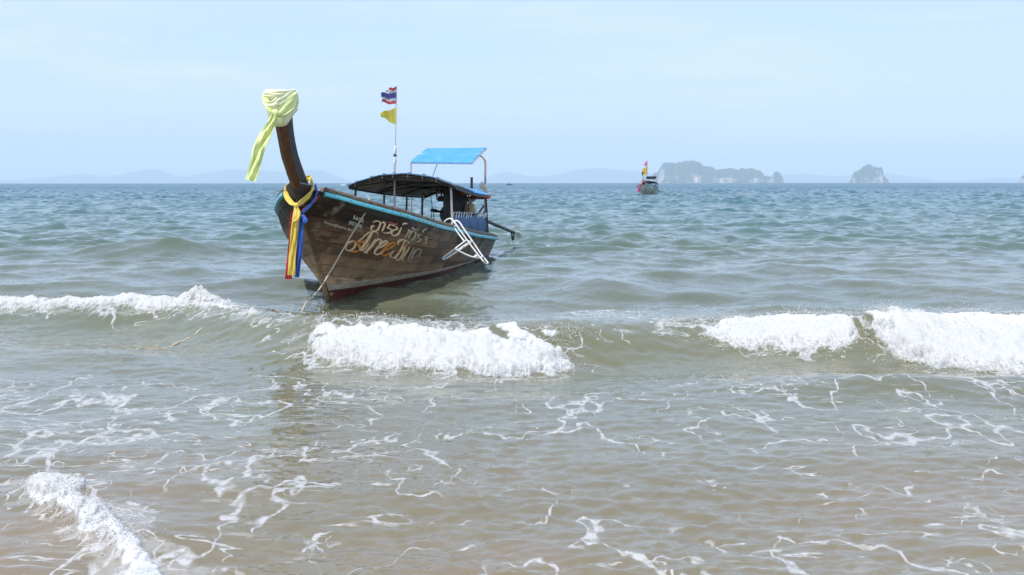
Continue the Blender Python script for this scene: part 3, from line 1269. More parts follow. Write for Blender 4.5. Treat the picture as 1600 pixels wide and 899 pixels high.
M_YEL = mat('yellow_satin', (.88, .70, .16), .42, scale=4, col2=(.80, .58, .09), stretch=(9, 9, 1), bump=.004, trans=.2)
M_BLUERIB = mat('blue_satin', (.06, .17, .58), .42, scale=4, col2=(.035, .10, .42), stretch=(9, 9, 1), bump=.004, trans=.12)
M_REDRIB = mat('red_satin', (.52, .022, .030), .42, var=.2, scale=4, stretch=(9, 9, 1), bump=.003, trans=.12)
M_PINK = mat('pink_cloth', (.80, .17, .34), .6, var=.1, scale=3, trans=.3)
M_FLAGYEL = mat('yellow_flag_cloth', (.86, .80, .20), .6, scale=5, col2=(.78, .70, .12), bump=.003, trans=.4)
M_FLAGRED = mat('flag_red_cloth', (.72, .12, .15), .6, var=.1, scale=5, trans=.35)
M_FLAGWHITE = mat('flag_white_cloth', (.82, .82, .82), .6, var=.03, scale=5, trans=.35)
M_FLAGBLUE = mat('flag_blue_cloth', (.17, .15, .46), .6, var=.1, scale=5, trans=.35)
M_CLOTH = mat('off_white_cloth', (.72, .64, .54), .8, var=.12, scale=12, bump=.004)
M_LETTER = mat('cream_sign_paint', (.96, .72, .48), .6, scale=26, col2=(.80, .50, .27), detail=6)
M_LETORANGE = mat('orange_sign_paint', (.85, .34, .06), .6, scale=20, col2=(.60, .19, .04), detail=6)
M_LETWHITE = mat('white_sign_paint', (.82, .80, .76), .6)
M_FADED = mat('faded_sign_paint', (.68, .53, .38), .65, scale=30, col2=(.40, .29, .20), detail=6)
M_LETRED = mat('red_sign_paint', (.46, .10, .07), .6, scale=26, col2=(.30, .06, .04), detail=6)


def hull_shell(off, n_s=46, n_t=14, t0=0.0, t1=1.0):
    mb = MB()
    for side in (1, -1):
        G = []
        for i in range(n_s + 1):
            u = i / n_s
            row = []
            for j in range(n_t + 1):
                t = t0 + (t1 - t0) * j / n_t
                e = s_end(t)
                s = -.25 + (e + .25) * (1 - (1 - u) ** 1.35)
                row.append(hull_pt(s, t, side, off))
            G.append(row)
        grid(mb, G)
    # transom
    row = [hull_pt(-.25, t0 + (t1 - t0) * j / n_t, 1, off) for j in range(n_t + 1)]
    row2 = [hull_pt(-.25, t0 + (t1 - t0) * j / n_t, -1, off) for j in range(n_t + 1)]
    grid(mb, [row, [(a + b) / 2 for a, b in zip(row, row2)], row2])
    return mb


def along(n, s0, s1, fn):
    return [fn(s0 + (s1 - s0) * i / n) for i in range(n + 1)]


def rail(mb, side, sec, s0=-.22, s1=10.08, n=60):
    """A rail of closed section sec [(y outwards from the sheer, z above it)] along the gunwale."""
    secs = []
    for i in range(n + 1):
        s = s0 + (s1 - s0) * (1 - (1 - i / n) ** 1.5)
        e = .02
        ty = (hb(s + e) - hb(s - e)) / (2 * e)
        nx, ny = -ty / math.hypot(1, ty), 1 / math.hypot(1, ty)
        secs.append([Vector((s - MIDS + nx * a, side * (hb(s) + ny * a), zsh(s) + b)) for a, b in sec])
    return loft(mb, secs)


def bez_roof(s, v):
    """Front canopy: s along the boat, v from -1 (starboard) to 1 (port)."""
    u = (s - 1.0) / 4.1
    hw = .66 + .25 * u
    ze = 1.335 + .20 * u - 0.03 * math.sin(math.pi * u)
    rise = .155 + .04 * u
    vv = abs(v)
    return L(s, hw * v, ze + rise * (1 - vv ** 2.1))


def build_boat(label, loc, rz, hullmat, roofmat, rearmat, detail=True):
    b = thing('longtail_boat', label, 'boat', loc, rz, 'longtail boats on the water')
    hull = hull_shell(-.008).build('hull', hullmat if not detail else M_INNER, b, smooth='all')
    inner = hull_shell(-.045, 40, 8, .2, 1.0).build('hull_lining', M_INNER, b, smooth='all')
    if detail:
        rs = random.Random(3)
        NSTR = 11
        edges = [0.04 + 0.96 * (i / NSTR) for i in range(NSTR + 1)]
        for side in (1, -1):
            for k in range(NSTR):
                ta, tb_ = edges[k], edges[k + 1]
                e0, e1 = s_end_v(ta), s_end_v(tb_)
                e = (e0 + e1) / 2
                joints = [-.25]
                while joints[-1] < e - 1.5:
                    joints.append(joints[-1] + rs.uniform(.95, 2.3))
                joints[-1] = e if joints[-1] > e - .7 else joints[-1]
                if joints[-1] < e:
                    joints.append(e)
                for a, c in zip(joints[:-1], joints[1:]):
                    off = rs.uniform(.0, .0045)
                    n = max(3, int((c - a) / .22))
                    G = []
                    for i in range(n + 1):
                        row = []
                        for j in range(3):
                            cc = c if c < e - 1e-6 else e0 + (e1 - e0) * j / 2
                            u = a + .002 + (cc - a - .004) * i / n
                            row.append(hull_z(u, z_virtual(u, ta + .0022 + (tb_ - ta - .0044) * j / 2), side, off))
                        G.append(row)
                    mb = MB()
                    slab(mb, G, .010)
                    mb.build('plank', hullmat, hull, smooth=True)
    # cream boot stripe and red bottom paint
    for nm, mt, z0, z1, s0 in (('boot_stripe', M_CREAM, None, None, 2.0), ('bottom_paint', M_RED, None, None, .5)):
        for side in (1, -1):
            G = []
            n = 44
            for i in range(n + 1):
                u = i / n
                row = []
                for j in range(4):
                    w_ = j / 3
                    def zz(s):
                        top = .215 - .050 * (9.2 - s) / 6
                        lo = .120 + .030 * (9.2 - s) / 6
                        if nm == 'boot_stripe':
                            return lo + (top - lo) * w_
                        return -.30 + (lo - .0 + .30) * w_
                    s = s0 + (9.3 - s0) * u
                    e = stem_s(zz(9.0)) - .02
                    s = s0 + (e - s0) * (1 - (1 - u) ** 1.4)
                    row.append(hull_z(s, zz(s), side, .010 if nm == 'boot_stripe' else .0085))
                G.append(row)
            mb = MB()
            slab(mb, G, .005)
            mb.build(nm, mt, b, smooth=True)
    # prow post with wedge-shaped nose, from below the water up to the head
    secs, secsf = [], []
    for z in np.linspace(-.36, 2.70, 40):
        s = stem_s(z)
        q = float(np.interp(z, [-.4, 1.0, 1.42, 1.7, 2.1, 2.7], [.10, .14, .46, .36, .29, .32]))
        h_ = float(np.interp(z, [-.4, .6, 1.3, 1.7, 2.2, 2.7], [.025, .035, .058, .066, .070, .085]))
        tilt = .25 * max(0, z - 1.4)
        n_ = .058 if z > 1.2 else .058 * max(.35, (z + .4) / 1.6)
        secs.append([L(s - n_ * .9, h_ * .96, z), L(s - n_ - (q - .02) * .5, h_, z), L(s - q, h_ * .92, z + tilt * .15),
                     L(s - q, -h_ * .92, z + tilt * .15), L(s - n_ - (q - .02) * .5, -h_, z), L(s - n_ * .9, -h_ * .96, z)])
        secsf.append([L(s, .004, z), L(s - .012, .020, z), L(s - n_, h_ + .003, z), L(s - n_ - .01, 0, z), L(s - n_, -h_ - .003, z), L(s - .012, -.020, z), L(s, -.004, z)])
    mb = MB()
    loft(mb, secs)
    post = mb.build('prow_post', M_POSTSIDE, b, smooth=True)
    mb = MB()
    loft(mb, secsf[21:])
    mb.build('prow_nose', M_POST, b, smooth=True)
    mb = MB()
    loft(mb, secsf[:22])
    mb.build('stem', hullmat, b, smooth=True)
    # rub rail, cap rail
    for side in (1, -1):
        mb = MB()
        rail(mb, side, [(-.01, -.060), (.034, -.057), (.040, -.050), (.040, -.012), (.034, -.004), (-.01, .0)], s1=9.90)
        mb.build('rub_rail', M_CYAN, b, smooth=True)
        mb = MB()
        rail(mb, side, [(-.12, -.002), (.020, .002), (.026, .012), (.026, .040), (.018, .046), (-.03, .048), (-.034, .070), (-.075, .072), (-.12, .046)], s1=9.84)
        mb.build('cap_rail', M_CAP, b, smooth=True)
        if detail:
            mb = MB()
            s = .3
            while s < 9.9:
                p = Vector((s - MIDS, side * (hb(s) + .041), zsh(s) - .030))
                tube(mb, [p - Vector((0, side * .01, 0)), p + Vector((0, side * .005, 0))], .0095, 6)
                s += .205
            o = mb.build('bolt_row', M_BLACK, b)
            o['kind'] = 'stuff'
    # bow collar: the raised boards that close the bow round the stem
    mb = MB()
    G = []
    for k in range(17):
        a = -1 + 2 * k / 16
        s = 10.25 - .20 * abs(a) ** 1.6
        y = .175 * math.copysign(abs(a) ** .75, a)
        zt = 1.600 - .055 * abs(a)
        G.append([L(s - .06, y * .80, zt - .20), L(s - .02, y * .95, zt - .07), L(s, y, zt)])
    slab(mb, G, .022)
    mb.build('bow_collar', M_INNER, b, smooth=True)
    mb = MB()
    tube(mb, [g[2] + Vector((0, 0, .006)) for g in G], .013, 6)
    mb.build('collar_trim', mat('grey_blue_paint', (.16, .20, .21), .6, var=.3, scale=9), b, smooth=True)
    # decks, thwarts and engine bed inside
    mb = MB()
    G = []
    for i in range(30):
        s = -.1 + 9.7 * i / 29
        z = zsh(s) - (.30 if s < 7.6 else .30 - .24 * min(1, (s - 7.6) / .5))
        t = (z - zkeel(s)) / (zsh(s) - zkeel(s))
        y = max(half(s, t) - .05, .01)
        G.append([L(s, y * k, z) for k in (-1, -.5, 0, .5, 1)])
    slab(mb, G, .03)
    mb.build('deck', M_CAP, b, smooth=True)
    for s in (2.6, 3.9, 5.2, 6.5):
        z = zsh(s) - .06
        y = half(s, .93) - .05
        mb = MB()
        box(mb, L(s, 0, z), (.24, 2 * y, .035), bev=.006)
        mb.build('thwart', M_CAP, b, smooth=True)
    mb = MB()
    rows = []
    for k in range(13):
        a = -1 + 2 * k / 12
        s = -.24 - .10 * (1 - a * a)
        y = .44 * a
        rows.append([L(s + .14, y, zsh(0) + .055), L(s - .05, y * 1.02, zsh(0) + .060), L(s - .06, y * 1.02, zsh(0) - .03)])
    slab(mb, rows, .03)
    mb.build('stern_board', M_CAP, b, smooth=True)
    mb = MB()
    tube(mb, [r[1] + Vector((-.03, 0, -.06)) for r in rows], .035, 8)
    mb.build('rub_rail', M_CYAN, b, smooth=True)

    # ---- front canopy: roof sheet, liner, frame, posts
    rf = thing_part('canopy', b)
    G = [[bez_roof(1.0 + 4.15 * i / 16, -1.03 + 2.06 * j / 20) + Vector((0, 0, .016 + .006 * math.sin(i * 2.1) * math.sin(j * 1.3))) for j in range(21)] for i in range(17)]
    mb = MB()
    slab(mb, G, .008)
    mb.build('roof_sheet', roofmat, rf, smooth=True)
    G = [[bez_roof(3.1 + 2.07 * i / 10, -1.035 + 2.07 * j / 20) + Vector((0, 0, .030 + .006 * math.sin(i * 2.1) * math.sin(j * 1.3) - (.03 if i == 10 else 0))) for j in range(21)] for i in range(11)]
    mb = MB()
    slab(mb, G, .006)
    mb.build('roof_sheet', M_OLDTARP, rf, smooth=True)
    G = [[bez_roof(1.04 + 4.05 * i / 16, -1.0 + 2.0 * j / 20) + Vector((0, 0, -.012 - .012 * abs(math.sin(i * .98)) * (1 - abs(-1 + 2 * j / 20)))) for j in range(21)] for i in range(17)]
    mb = MB()
    slab(mb, G, .004)
    mb.build('roof_liner', M_LINER, rf, smooth=True)
    for s in (1.0, 2.4, 3.75, 5.12):
        mb = MB()
        r = .034 if s in (1.0, 5.12) else .017
        tube(mb, [bez_roof(s, -1 + 2 * j / 18) + Vector((0, 0, -.030)) for j in range(19)], r, 6)
        mb.build('roof_bow', M_BLACK, rf, smooth=True)
    for v in (-1, -.45, .45, 1):
        mb = MB()
        tube(mb, [bez_roof(1.0 + 4.12 * i / 8, v) + Vector((0, 0, -.034)) for i in range(9)], .02 if abs(v) == 1 else .012, 6)
        mb.build('roof_batten', M_BLACK, rf, smooth=True)
    for (s0, v0, s1, v1) in ((5.1, -.05, 3.75, -.95), (3.75, -.95, 2.4, .1), (5.1, -.95, 3.75, .2), (3.75, .1, 2.4, -.95)):
        mb = MB()
        tube(mb, [bez_roof(s0 + (s1 - s0) * i / 8, v0 + (v1 - v0) * i / 8) + Vector((0, 0, -.045)) for i in range(9)], .010, 5)
        mb.build('roof_brace', M_BLACK, rf, smooth=True)
    if detail:
        for v in (-.88, -.6, -.36, -.16, .12, .40, .66):    # ties that lash the sheet to the front bow
            mb = MB()
            p = bez_roof(5.13, v)
            q = bez_roof(5.13, v + .035)
            tube(mb, [p + Vector((.02, 0, -.055)), p + Vector((.032, 0, .0)), p + Vector((.0, 0, .034)), q + Vector((-.05, 0, .03))], .008, 6)
            mb.build('tie', M_CAP, rf, smooth=True)
        mb = MB()
        for i in range(26):     # laced hem on the port eave
            s = 1.05 + 3.95 * i / 25
            p = bez_roof(s, 1.0)
            box(mb, p + Vector((0, .012, -.020)), (.10, .012, .040 + .016 * (i % 3)), bev=.003)
        o = mb.build('hem', M_BLACK, rf, smooth=True)
        o['kind'] = 'stuff'
    for s, y, mt, r in ((5.0, -.86, M_BLACK, .020), (3.3, -.86, M_BLACK, .020), (1.95, -.80, M_BLACK, .020), (1.05, -.72, M_BLACK, .024),
                        (5.0, .84, M_PIPE, .018), (3.2, .74, M_RUST, .015), (1.1, .62, M_BLACK, .018)):
        top = bez_roof(s, y / (.66 + .25 * (s - 1.0) / 4.1) * .97)
        y2 = math.copysign(max(abs(y), hb(s) - .10), y)
        mb = MB()
        tube(mb, [L(s, y2 if mt is M_BLACK else y, zsh(s) - .02), top + Vector((0, 0, -.02))], r, 8)
        mb.build('canopy_post', mt, b, smooth=True)

    # ---- raised canopy over the helmsman, on pipe posts
    rc = thing_part('rear_canopy', b)
    n0, n1 = to_boat(at(642, 254.5, 25.0)), to_boat(at(738, 255.5, 25.0))
    f0, f1 = to_boat(at(668, 234, 26.9)), to_boat(at(760, 233, 26.9))
    if not detail:
        for q in (n0, n1, f0, f1):
            q.z -= .02
    G = []
    for i in range(15):
        u = i / 14
        row = []
        for j in range(15):
            v = j / 14
            p = (n0 * (1 - v) + n1 * v) * (1 - u) + (f0 * (1 - v) + f1 * v) * u
            p = p + Vector((0, 0, .014 * math.sin(math.pi * u) + .030 - .012 * math.sin(math.pi * v) * math.sin(u * 9)))
            if u < .0001:
                p += Vector((0.02, 0, -.02))
            row.append(p)
        G.append(row)
    mb = MB()
    slab(mb, G, .006)
    mb.build('canopy_sheet', rearmat, rc, smooth=True)
    mb = MB()
    up = Vector((0, 0, .0))
    def bow(a, c):
        return [a + (c - a) * k / 6 + Vector((0, 0, .014 * math.sin(math.pi * k / 6))) for k in range(7)]
    tube(mb, [n0 + up, n1 + up], .017, 8)
    tube(mb, bow(n1, f1), .017, 8)
    tube(mb, [f1, f0], .017, 8)
    tube(mb, bow(f0, n0), .017, 8)
    tube(mb, [(n0 + f0) / 2 + Vector((0, 0, .04)), (n1 + f1) / 2 + Vector((0, 0, .04))], .012, 6)
    mb.build('canopy_frame', M_PIPE, rc, smooth=True)
    mb = MB()
    tube(mb, [Vector((n0.x, n0.y, zsh(1.4) - .02)), n0], .018, 8)
    mb.build('canopy_post', M_PIPE, rc, smooth=True)
    pt = [to_boat(at(758, 372, 26.0)), to_boat(at(758, 320, 26.0)), to_boat(at(758.3, 258, 26.0)), to_boat(at(756.5, 249.5, 26.0)), to_boat(at(752.5, 244.5, 26.0)), to_boat(at(746.5, 243.5, 26.0))]
    mb = MB()
    tube(mb, [pt[0], pt[1]] + curve(pt[1:], 5)[1:], .020, 8)
    mb.build('canopy_post', mat('pink_primed_pipe', (.50, .36, .33), .5, scale=16, col2=(.42, .24, .18), stretch=(1, 1, .3)), rc, smooth=True)
    mb = MB()
    tube(mb, [to_boat(at(756, 322, 26.0)), to_boat(at(744.5, 338, 25.8))], .022, 6)
    tube(mb, [to_boat(at(757, 330, 26.0)), to_boat(at(757, 366, 26.05))], .030, 6)
    mb.build('stern_brace', M_STEEL, rc, smooth=True)

    # ---- engine well: blue canvas side laced to a rail
    def wall(s):
        return .80 - .10 * (4.95 - s) / 3.9 - .08 * max(0, (2.5 - s) / 1.5) ** 1.4
    def wtop(s):
        return 1.055 - .11 * (4.95 - s) / 3.9
    G = []
    for i in range(31):
        s = 4.95 - 3.35 * i / 30
        row = []
        for j in range(7):
            v = j / 6
            wob = .012 * math.sin(i * .9) * math.sin(math.pi * v) + .02 * math.sin(math.pi * v)
            row.append(L(s, wall(s) + wob, (zsh(s) + .03) * (1 - v) + (wtop(s) - .015 + .010 * (i % 2)) * v))
        G.append(row)
    mb = MB()
    slab(mb, G, .006)
    mb.build('side_canvas', M_NAVY, b, smooth=True)
    if detail:
        lace = thing_part('canvas_lacing', b)
        mb = MB()
        tube(mb, [L(4.98 - 4.0 * i / 8, wall(4.98 - 4.0 * i / 8), wtop(4.98 - 4.0 * i / 8) + .03) for i in range(9)], .013, 6)
        mb.build('lacing_rail', M_STEEL, lace, smooth=True)
        for i in range(16):
            s = 4.85 - 3.4 * i / 15
            if i in (8, 9):
                continue
            mb = MB()
            a = L(s, wall(s) + .016, wtop(s) - .030 - .012 * ((i * 7) % 4))
            c = L(s - .09, wall(s) + .016, wtop(s) + .045)
            tube(mb, [a, c, L(s - .12, wall(s) - .015, wtop(s) + .04)], .0065 + .002 * (i % 3), 5)
            mb.build('lace_loop', M_WHITE, lace, smooth=True)
    # end of the well: dark rubber mat bent round a post
    mb = MB()
    rows = []
    for i in range(12):
        an = -.3 + 2.4 * i / 11
        rows.append([L(1.30 - .30 * math.sin(an), .50 + .15 * math.cos(an), zsh(1.0) + .02 + (.93 - zsh(1.0) - .04) * v) for v in (0, .5, 1)])
    slab(mb, rows, .03)
    mb.build('rubber_mat', M_RUBBER, b, smooth=True)
    return b


def thing_part(name, parent):
    o = bpy.data.objects.new(name, None)
    COL.objects.link(o)
    o.parent = parent
    o.empty_display_size = .2
    return o


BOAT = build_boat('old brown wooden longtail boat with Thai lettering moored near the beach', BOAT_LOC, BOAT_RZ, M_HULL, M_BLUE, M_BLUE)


# ------------------------------------------------------------------ lettering on the port bow
def hull_from_px(px, py, off=.0165):
    s, z = px_to_hull(px, py)
    return hull_z(s, z, 1, off)


def brush(mb, pts, w0, nib=None, ends=.55):
    """A brush stroke laid on the hull: pts in photo pixels, width in pixels."""
    P = np.array(curve(pts, 5), float)[:, :2]
    T = np.gradient(P, axis=0)
    T /= np.linalg.norm(T, axis=1, keepdims=True) + 1e-9
    N = np.stack([-T[:, 1], T[:, 0]], 1)
    n = len(P)
    u = np.linspace(0, 1, n)
    wd = w0 * (ends + (1 - ends) * np.minimum(1, np.minimum(u, 1 - u) * 6))
    if nib is not None:
        nd = np.array([math.cos(nib), math.sin(nib)])
        wd = wd * (0.38 + 0.62 * np.abs(N @ nd))
    G = []
    for p, nn, ww in zip(P, N, wd):
        G.append([hull_from_px(*(p + nn * ww / 2)), hull_from_px(*(p - nn * ww / 2))])
    return slab(mb, G, .0016)


def zoom2(pts):
    return [(530 + x / 9.986, 330 + y / 9.986, 0) for x, y in pts]


def word(name, groups, label=None):
    e = thing_part(name, BOAT)
    if label:
        e['label'] = label
    for mt, strokes in groups:
        for pts, wd, nib in strokes:
            mb = MB()
            brush(mb, zoom2(pts), wd * 1.35, nib)
            mb.build('lettering', mt, e, norm=False)
    return e


NB = R(30)
word('painted_name', [
    (M_LETTER, [
        ([(238, 458), (180, 458), (118, 492), (84, 545), (102, 592), (150, 604), (208, 570), (238, 520), (236, 470)], 2.5, NB),
        ([(255, 470), (330, 425), (392, 368), (455, 322), (520, 312), (575, 325), (598, 355)], 1.9, NB),
        ([(505, 322), (455, 395), (400, 480), (345, 560), (305, 600)], 3.3, NB),
        ([(300, 600), (355, 600), (410, 550), (450, 490)], 1.7, NB),
        ([(560, 425), (520, 490), (465, 560), (395, 628)], 3.2, NB),
        ([(365, 622), (400, 634), (435, 636)], 1.8, None),
        ([(505, 500), (560, 450), (612, 428), (645, 450), (610, 486)], 2.7, NB),
        ([(575, 572), (650, 545), (722, 492), (738, 462), (700, 458), (636, 502), (572, 574), (536, 632), (556, 664), (615, 655), (668, 606)], 2.7, NB),
    ]),
    (M_LETORANGE, [
        ([(250, 470), (300, 462), (345, 470), (398, 462)], 2.4, None),
        ([(150, 606), (220, 620), (290, 606)], 2.2, None),
        ([(252, 500), (290, 520), (310, 580)], 3.2, None),
        ([(682, 610), (760, 572), (842, 520), (862, 490), (822, 480), (760, 512), (700, 572), (655, 640), (678, 686), (730, 668), (772, 628)], 2.8, NB),
        ([(1045, 500), (1010, 560), (975, 640)], 2.4, NB),
    ]),
], 'cream and orange script lettering, partly worn off')
word('painted_name', [
    (M_LETTER, [
        ([(915, 515), (902, 478), (940, 442), (1000, 440), (1058, 468), (1082, 492)], 2.6, NB),
        ([(1012, 458), (972, 540), (928, 622), (880, 690), (822, 720), (782, 690), (802, 642), (850, 612)], 2.4, NB),
        ([(962, 598), (925, 642), (878, 702), (872, 746), (912, 750), (952, 700), (992, 632), (1012, 572), (980, 562), (960, 602)], 2.1, NB),
        ([(1085, 548), (1042, 622), (982, 710), (962, 752), (992, 768)], 2.0, NB),
    ]),
    (M_FADED, [
        ([(1155, 558), (1112, 642), (1062, 740), (1092, 780)], 2.0, NB),
        ([(1185, 588), (1145, 660), (1092, 772)], 2.0, NB),
        ([(1150, 655), (1200, 592), (1252, 585), (1262, 622), (1222, 690), (1190, 680)], 1.6, NB),
    ]),
], 'cream script lettering fading towards its end')
word('painted_thai_name', [
    (M_LETTER, [
        ([(512, 168), (560, 148), (616, 160), (624, 192), (602, 255), (570, 294), (520, 300), (486, 280), (492, 240), (520, 218), (540, 236)], 2.3, NB),
        ([(642, 182), (682, 166), (700, 190), (680, 248), (650, 308)], 2.4, NB),
        ([(752, 228), (778, 205), (822, 218), (842, 205)], 2.0, NB),
        ([(770, 215), (738, 258), (786, 268), (800, 298), (768, 330), (718, 334), (668, 324)], 2.3, NB),
        ([(845, 232), (888, 245), (880, 276), (836, 290), (802, 320), (812, 364), (860, 372), (902, 350), (932, 300), (958, 244)], 2.4, NB),
        ([(978, 218), (984, 194), (1012, 188), (1050, 195)], 1.7, None),
    ]),
    (M_LETRED, [
        ([(748, 165), (800, 182), (888, 214)], 2.0, None),
        ([(898, 172), (882, 212)], 1.6, None),
        ([(515, 160), (545, 150)], 1.6, None),
    ]),
    (M_FADED, [
        ([(1052, 292), (1076, 286), (1062, 320), (1035, 370), (1000, 414)], 2.0, NB),
        ([(1042, 350), (1085, 304), (1112, 306), (1092, 350), (1052, 430)], 2.0, NB),
        ([(1112, 250), (1142, 256), (1128, 274), (1196, 290)], 1.5, None),
        ([(1112, 322), (1150, 312), (1176, 332), (1168, 380), (1138, 430), (1096, 442)], 2.0, NB),
        ([(1282, 365), (1232, 360), (1216, 398), (1246, 424), (1230, 462), (1180, 470)], 2.0, NB),
        ([(1296, 332), (1290, 306), (1320, 282), (1356, 270)], 1.5, None),
        ([(1312, 405), (1346, 396), (1360, 420), (1326, 444), (1346, 470), (1320, 504), (1280, 490)], 1.8, NB),
    ]),
], 'Thai lettering with a small figure three')


def font_line(txt, o, ux, uy, mt, part):
    """Type laid on the hull: o, ux, uy give the photo pixel origin and the type axes."""
    cu = bpy.data.curves.new('type', 'FONT')
    cu.body = txt
    cu.resolution_u = 2
    to = bpy.data.objects.new('type', cu)
    COL.objects.link(to)
    bpy.context.view_layer.update()
    dg = bpy.context.evaluated_depsgraph_get()
    me = bpy.data.meshes.new_from_object(to.evaluated_get(dg))
    bpy.data.objects.remove(to)
    n = len(me.vertices)
    if n == 0:
        return
    xs = [v.co.x for v in me.vertices]
    wdt = max(xs) - min(xs)
    x0 = min(xs)
    for v in me.vertices:
        a, b_ = (v.co.x - x0) / wdt, v.co.y
        v.co = hull_from_px(o[0] + ux[0] * a + uy[0] * b_, o[1] + ux[1] * a + uy[1] * b_)
    me.materials.clear()
    me.materials.append(mt)
    ob = link('lettering', me, part)
    sol = ob.modifiers.new('thickness', 'SOLIDIFY')
    sol.thickness = .0015
    sol.offset = 0
    return ob


reg = thing_part('painted_registration', BOAT)
reg['label'] = 'small white painted registration figures and passenger line'
font_line('5652', (550.0, 341.0), (16.2, 6.2), (1.8, -8.0), M_LETWHITE, reg)
font_line('00246', (543.6, 349.0), (20.0, 6.6), (1.8, -8.0), M_LETWHITE, reg)
font_line('จำนวนผู้โดยสาร', (505.6, 347.2), (34.6, 11.0), (.8, -4.9), M_LETWHITE, reg)
font_line('8+1', (542.2, 358.6), (10.0, 3.6), (.8, -5.2), M_LETWHITE, reg)


# ------------------------------------------------------------------ engine with its long shaft
def build_engine(label, base, rz, detail=True):
    e = thing('longtail_engine', label, 'engine', base, rz)
    mb = MB()
    box(mb, L(1.35, .10, .86), (.62, .42, .40), bev=.03)
    box(mb, L(1.45, .10, 1.13), (.42, .34, .22), bev=.04)
    blk = mb.build('engine_block', M_ENGINE, e, smooth=True)
    mb = MB()
    for k in range(5):
        box(mb, L(1.18 + .13 * k, .30, 1.10), (.075, .09, .16), bev=.012)
    mb.build('cylinder_head', M_STEEL, blk, smooth=True)
    mb = MB()
    tube(mb, [L(1.75, .05, .98), L(1.86, .05, .98)], .20, 16)
    tube(mb, [L(1.86, .05, .98), L(1.90, .05, .98)], .10, 12)
    mb.build('flywheel', M_STEEL, e, smooth=True)
    mb = MB()
    box(mb, L(1.5, .36, 1.27), (.70, .12, .12), bev=.03)
    box(mb, L(1.5, -.10, 1.28), (.50, .30, .10), bev=.03)
    mb.build('air_filter', M_ENGINE, e, smooth=True)
    mb = MB()
    c = to_boat(at(735.0, 326.5, 24.2))
    tube(mb, [c + Vector((-.10, .0, 0)), c + Vector((-.085, 0, 0)), c + Vector((.085, 0, 0)), c + Vector((.10, 0, 0))], [.07, .105, .105, .07], 14)
    mb.build('fuel_tank', M_CREAMTANK, e, smooth=True)
    mb = MB()
    tube(mb, curve([L(1.35, .33, 1.15), L(1.38, .38, 1.25), to_boat(at(737, 299, 25.0)), to_boat(at(737, 290, 25.0))], 5), .018, 8)
    tube(mb, [to_boat(at(737, 295, 25.0)), to_boat(at(737, 277, 25.0))], [.026, .026], 8)
    mb.build('exhaust_pipe', M_BLACK, e, smooth=True)
    a, c = L(1.05, .33, .95), L(-2.75, .46, .455)
    mb = MB()
    tube(mb, [a, a + (c - a) * .3, c], [.045, .038, .036], 10)
    mb.build('shaft', mat('green_black_pipe', (.022, .034, .034), .5, var=.3, scale=9), e, smooth=True)
    mb = MB()
    d = (c - a).normalized()
    tube(mb, [a + (c - a) * .93 + Vector((0, 0, -.01)), a + (c - a) * .955 + Vector((0, 0, -.17)), a + (c - a) * .985 + Vector((0, 0, -.17)), c + Vector((0, 0, -.01))], .018, 6)
    mb.build('skeg', M_BLACK, e, smooth=True)
    pr = thing_part('propeller', e)
    mb = MB()
    tube(mb, [c, c + d * .10], [.035, .02], 8)
    mb.build('hub', M_WHITE, pr, smooth=True)
    for k, an in enumerate((R(62), R(-28))):
        mb = MB()
        rad = Vector((0, math.cos(an), math.sin(an)))
        tan = d.cross(rad).normalized()
        rows = []
        for i in range(9):
            u = i / 8
            wd = .10 * math.sin(math.pi * (u * .86 + .08)) ** .7
            tw = (tan * .72 + d * .69)
            cc = c + d * .05 + rad * (.03 + .155 * u)
            rows.append([cc - tw * wd, cc + rad * .006, cc + tw * wd])
        slab(mb, rows, .010)
        mb.build('blade', M_WHITE, pr, smooth=True)
    mb = MB()
    h0, h1 = L(1.75, .12, .98), to_boat(at(674.5, 328.5, 23.8))
    tube(mb, [h0, h1], .021, 8)
    tube(mb, [h1, h1 + (h1 - h0).normalized() * -.22], .032, 8)
    mb.build('tiller', M_BLACK, e, smooth=True)
    return e


build_engine('oily car engine on the stern of the brown boat with long raised propeller shaft', BOAT_LOC, BOAT_RZ)

# tarpaulin curtain and bundled gear hanging round the engine
t = thing('curtain', 'dark drawn curtain hanging behind the engine under the canopy', 'curtain', BOAT_LOC, BOAT_RZ)
G = []
for i in range(22):
    s = 4.15 - 2.3 * i / 21
    top = bez_roof(s, .62)
    G.append([Vector((top.x, top.y - .05 + .030 * math.sin(i * 1.7) * (1 - v), top.z - .06 - (top.z - .06 - .92) * (1 - v))) for v in (0, .33, .66, 1)])
mb = MB()
slab(mb, G, .006)
mb.build('cloth', mat('black_curtain', (.011, .011, .012), .8, var=.3, scale=7), t, smooth=True)


# ------------------------------------------------------------------ things on and around the boat
def pxl(pts, n=5):
    """Smooth line through points given as (px, py, distance)."""
    return [Vector(p) for p in curve([at(*p) for p in pts], n)]


def ribbon(mb, pts, width, thick=.006, fold=.0, face=None, seed=0):
    """Cloth strip along pts; width is a number or a list; face is the direction its width runs in."""
    pts = [Vector(p) for p in pts]
    n = len(pts)
    ws = width if isinstance(width, (list, tuple)) else [width] * n
    if len(ws) != n:
        ws = list(np.interp(np.linspace(0, 1, n), np.linspace(0, 1, len(ws)), ws))
    rs = random.Random(seed)
    ph = rs.uniform(0, 6)
    G = []
    for i, p in enumerate(pts):
        tt = (pts[min(i + 1, n - 1)] - pts[max(i - 1, 0)]).normalized()
        f_ = Vector(face) if face else Vector((1, 0, 0))
        wv_ = (f_ - tt * f_.dot(tt)).normalized()
        nn = tt.cross(wv_)
        row = []
        for j in range(9):
            v = -1 + j / 4
            row.append(p + wv_ * (v * ws[i] / 2) + nn * (fold * math.sin(v * 5.0 + ph + .35 * i) + fold * .5 * math.sin(v * 11 + ph * 2)))
        G.append(row)
    return slab(mb, G, thick)


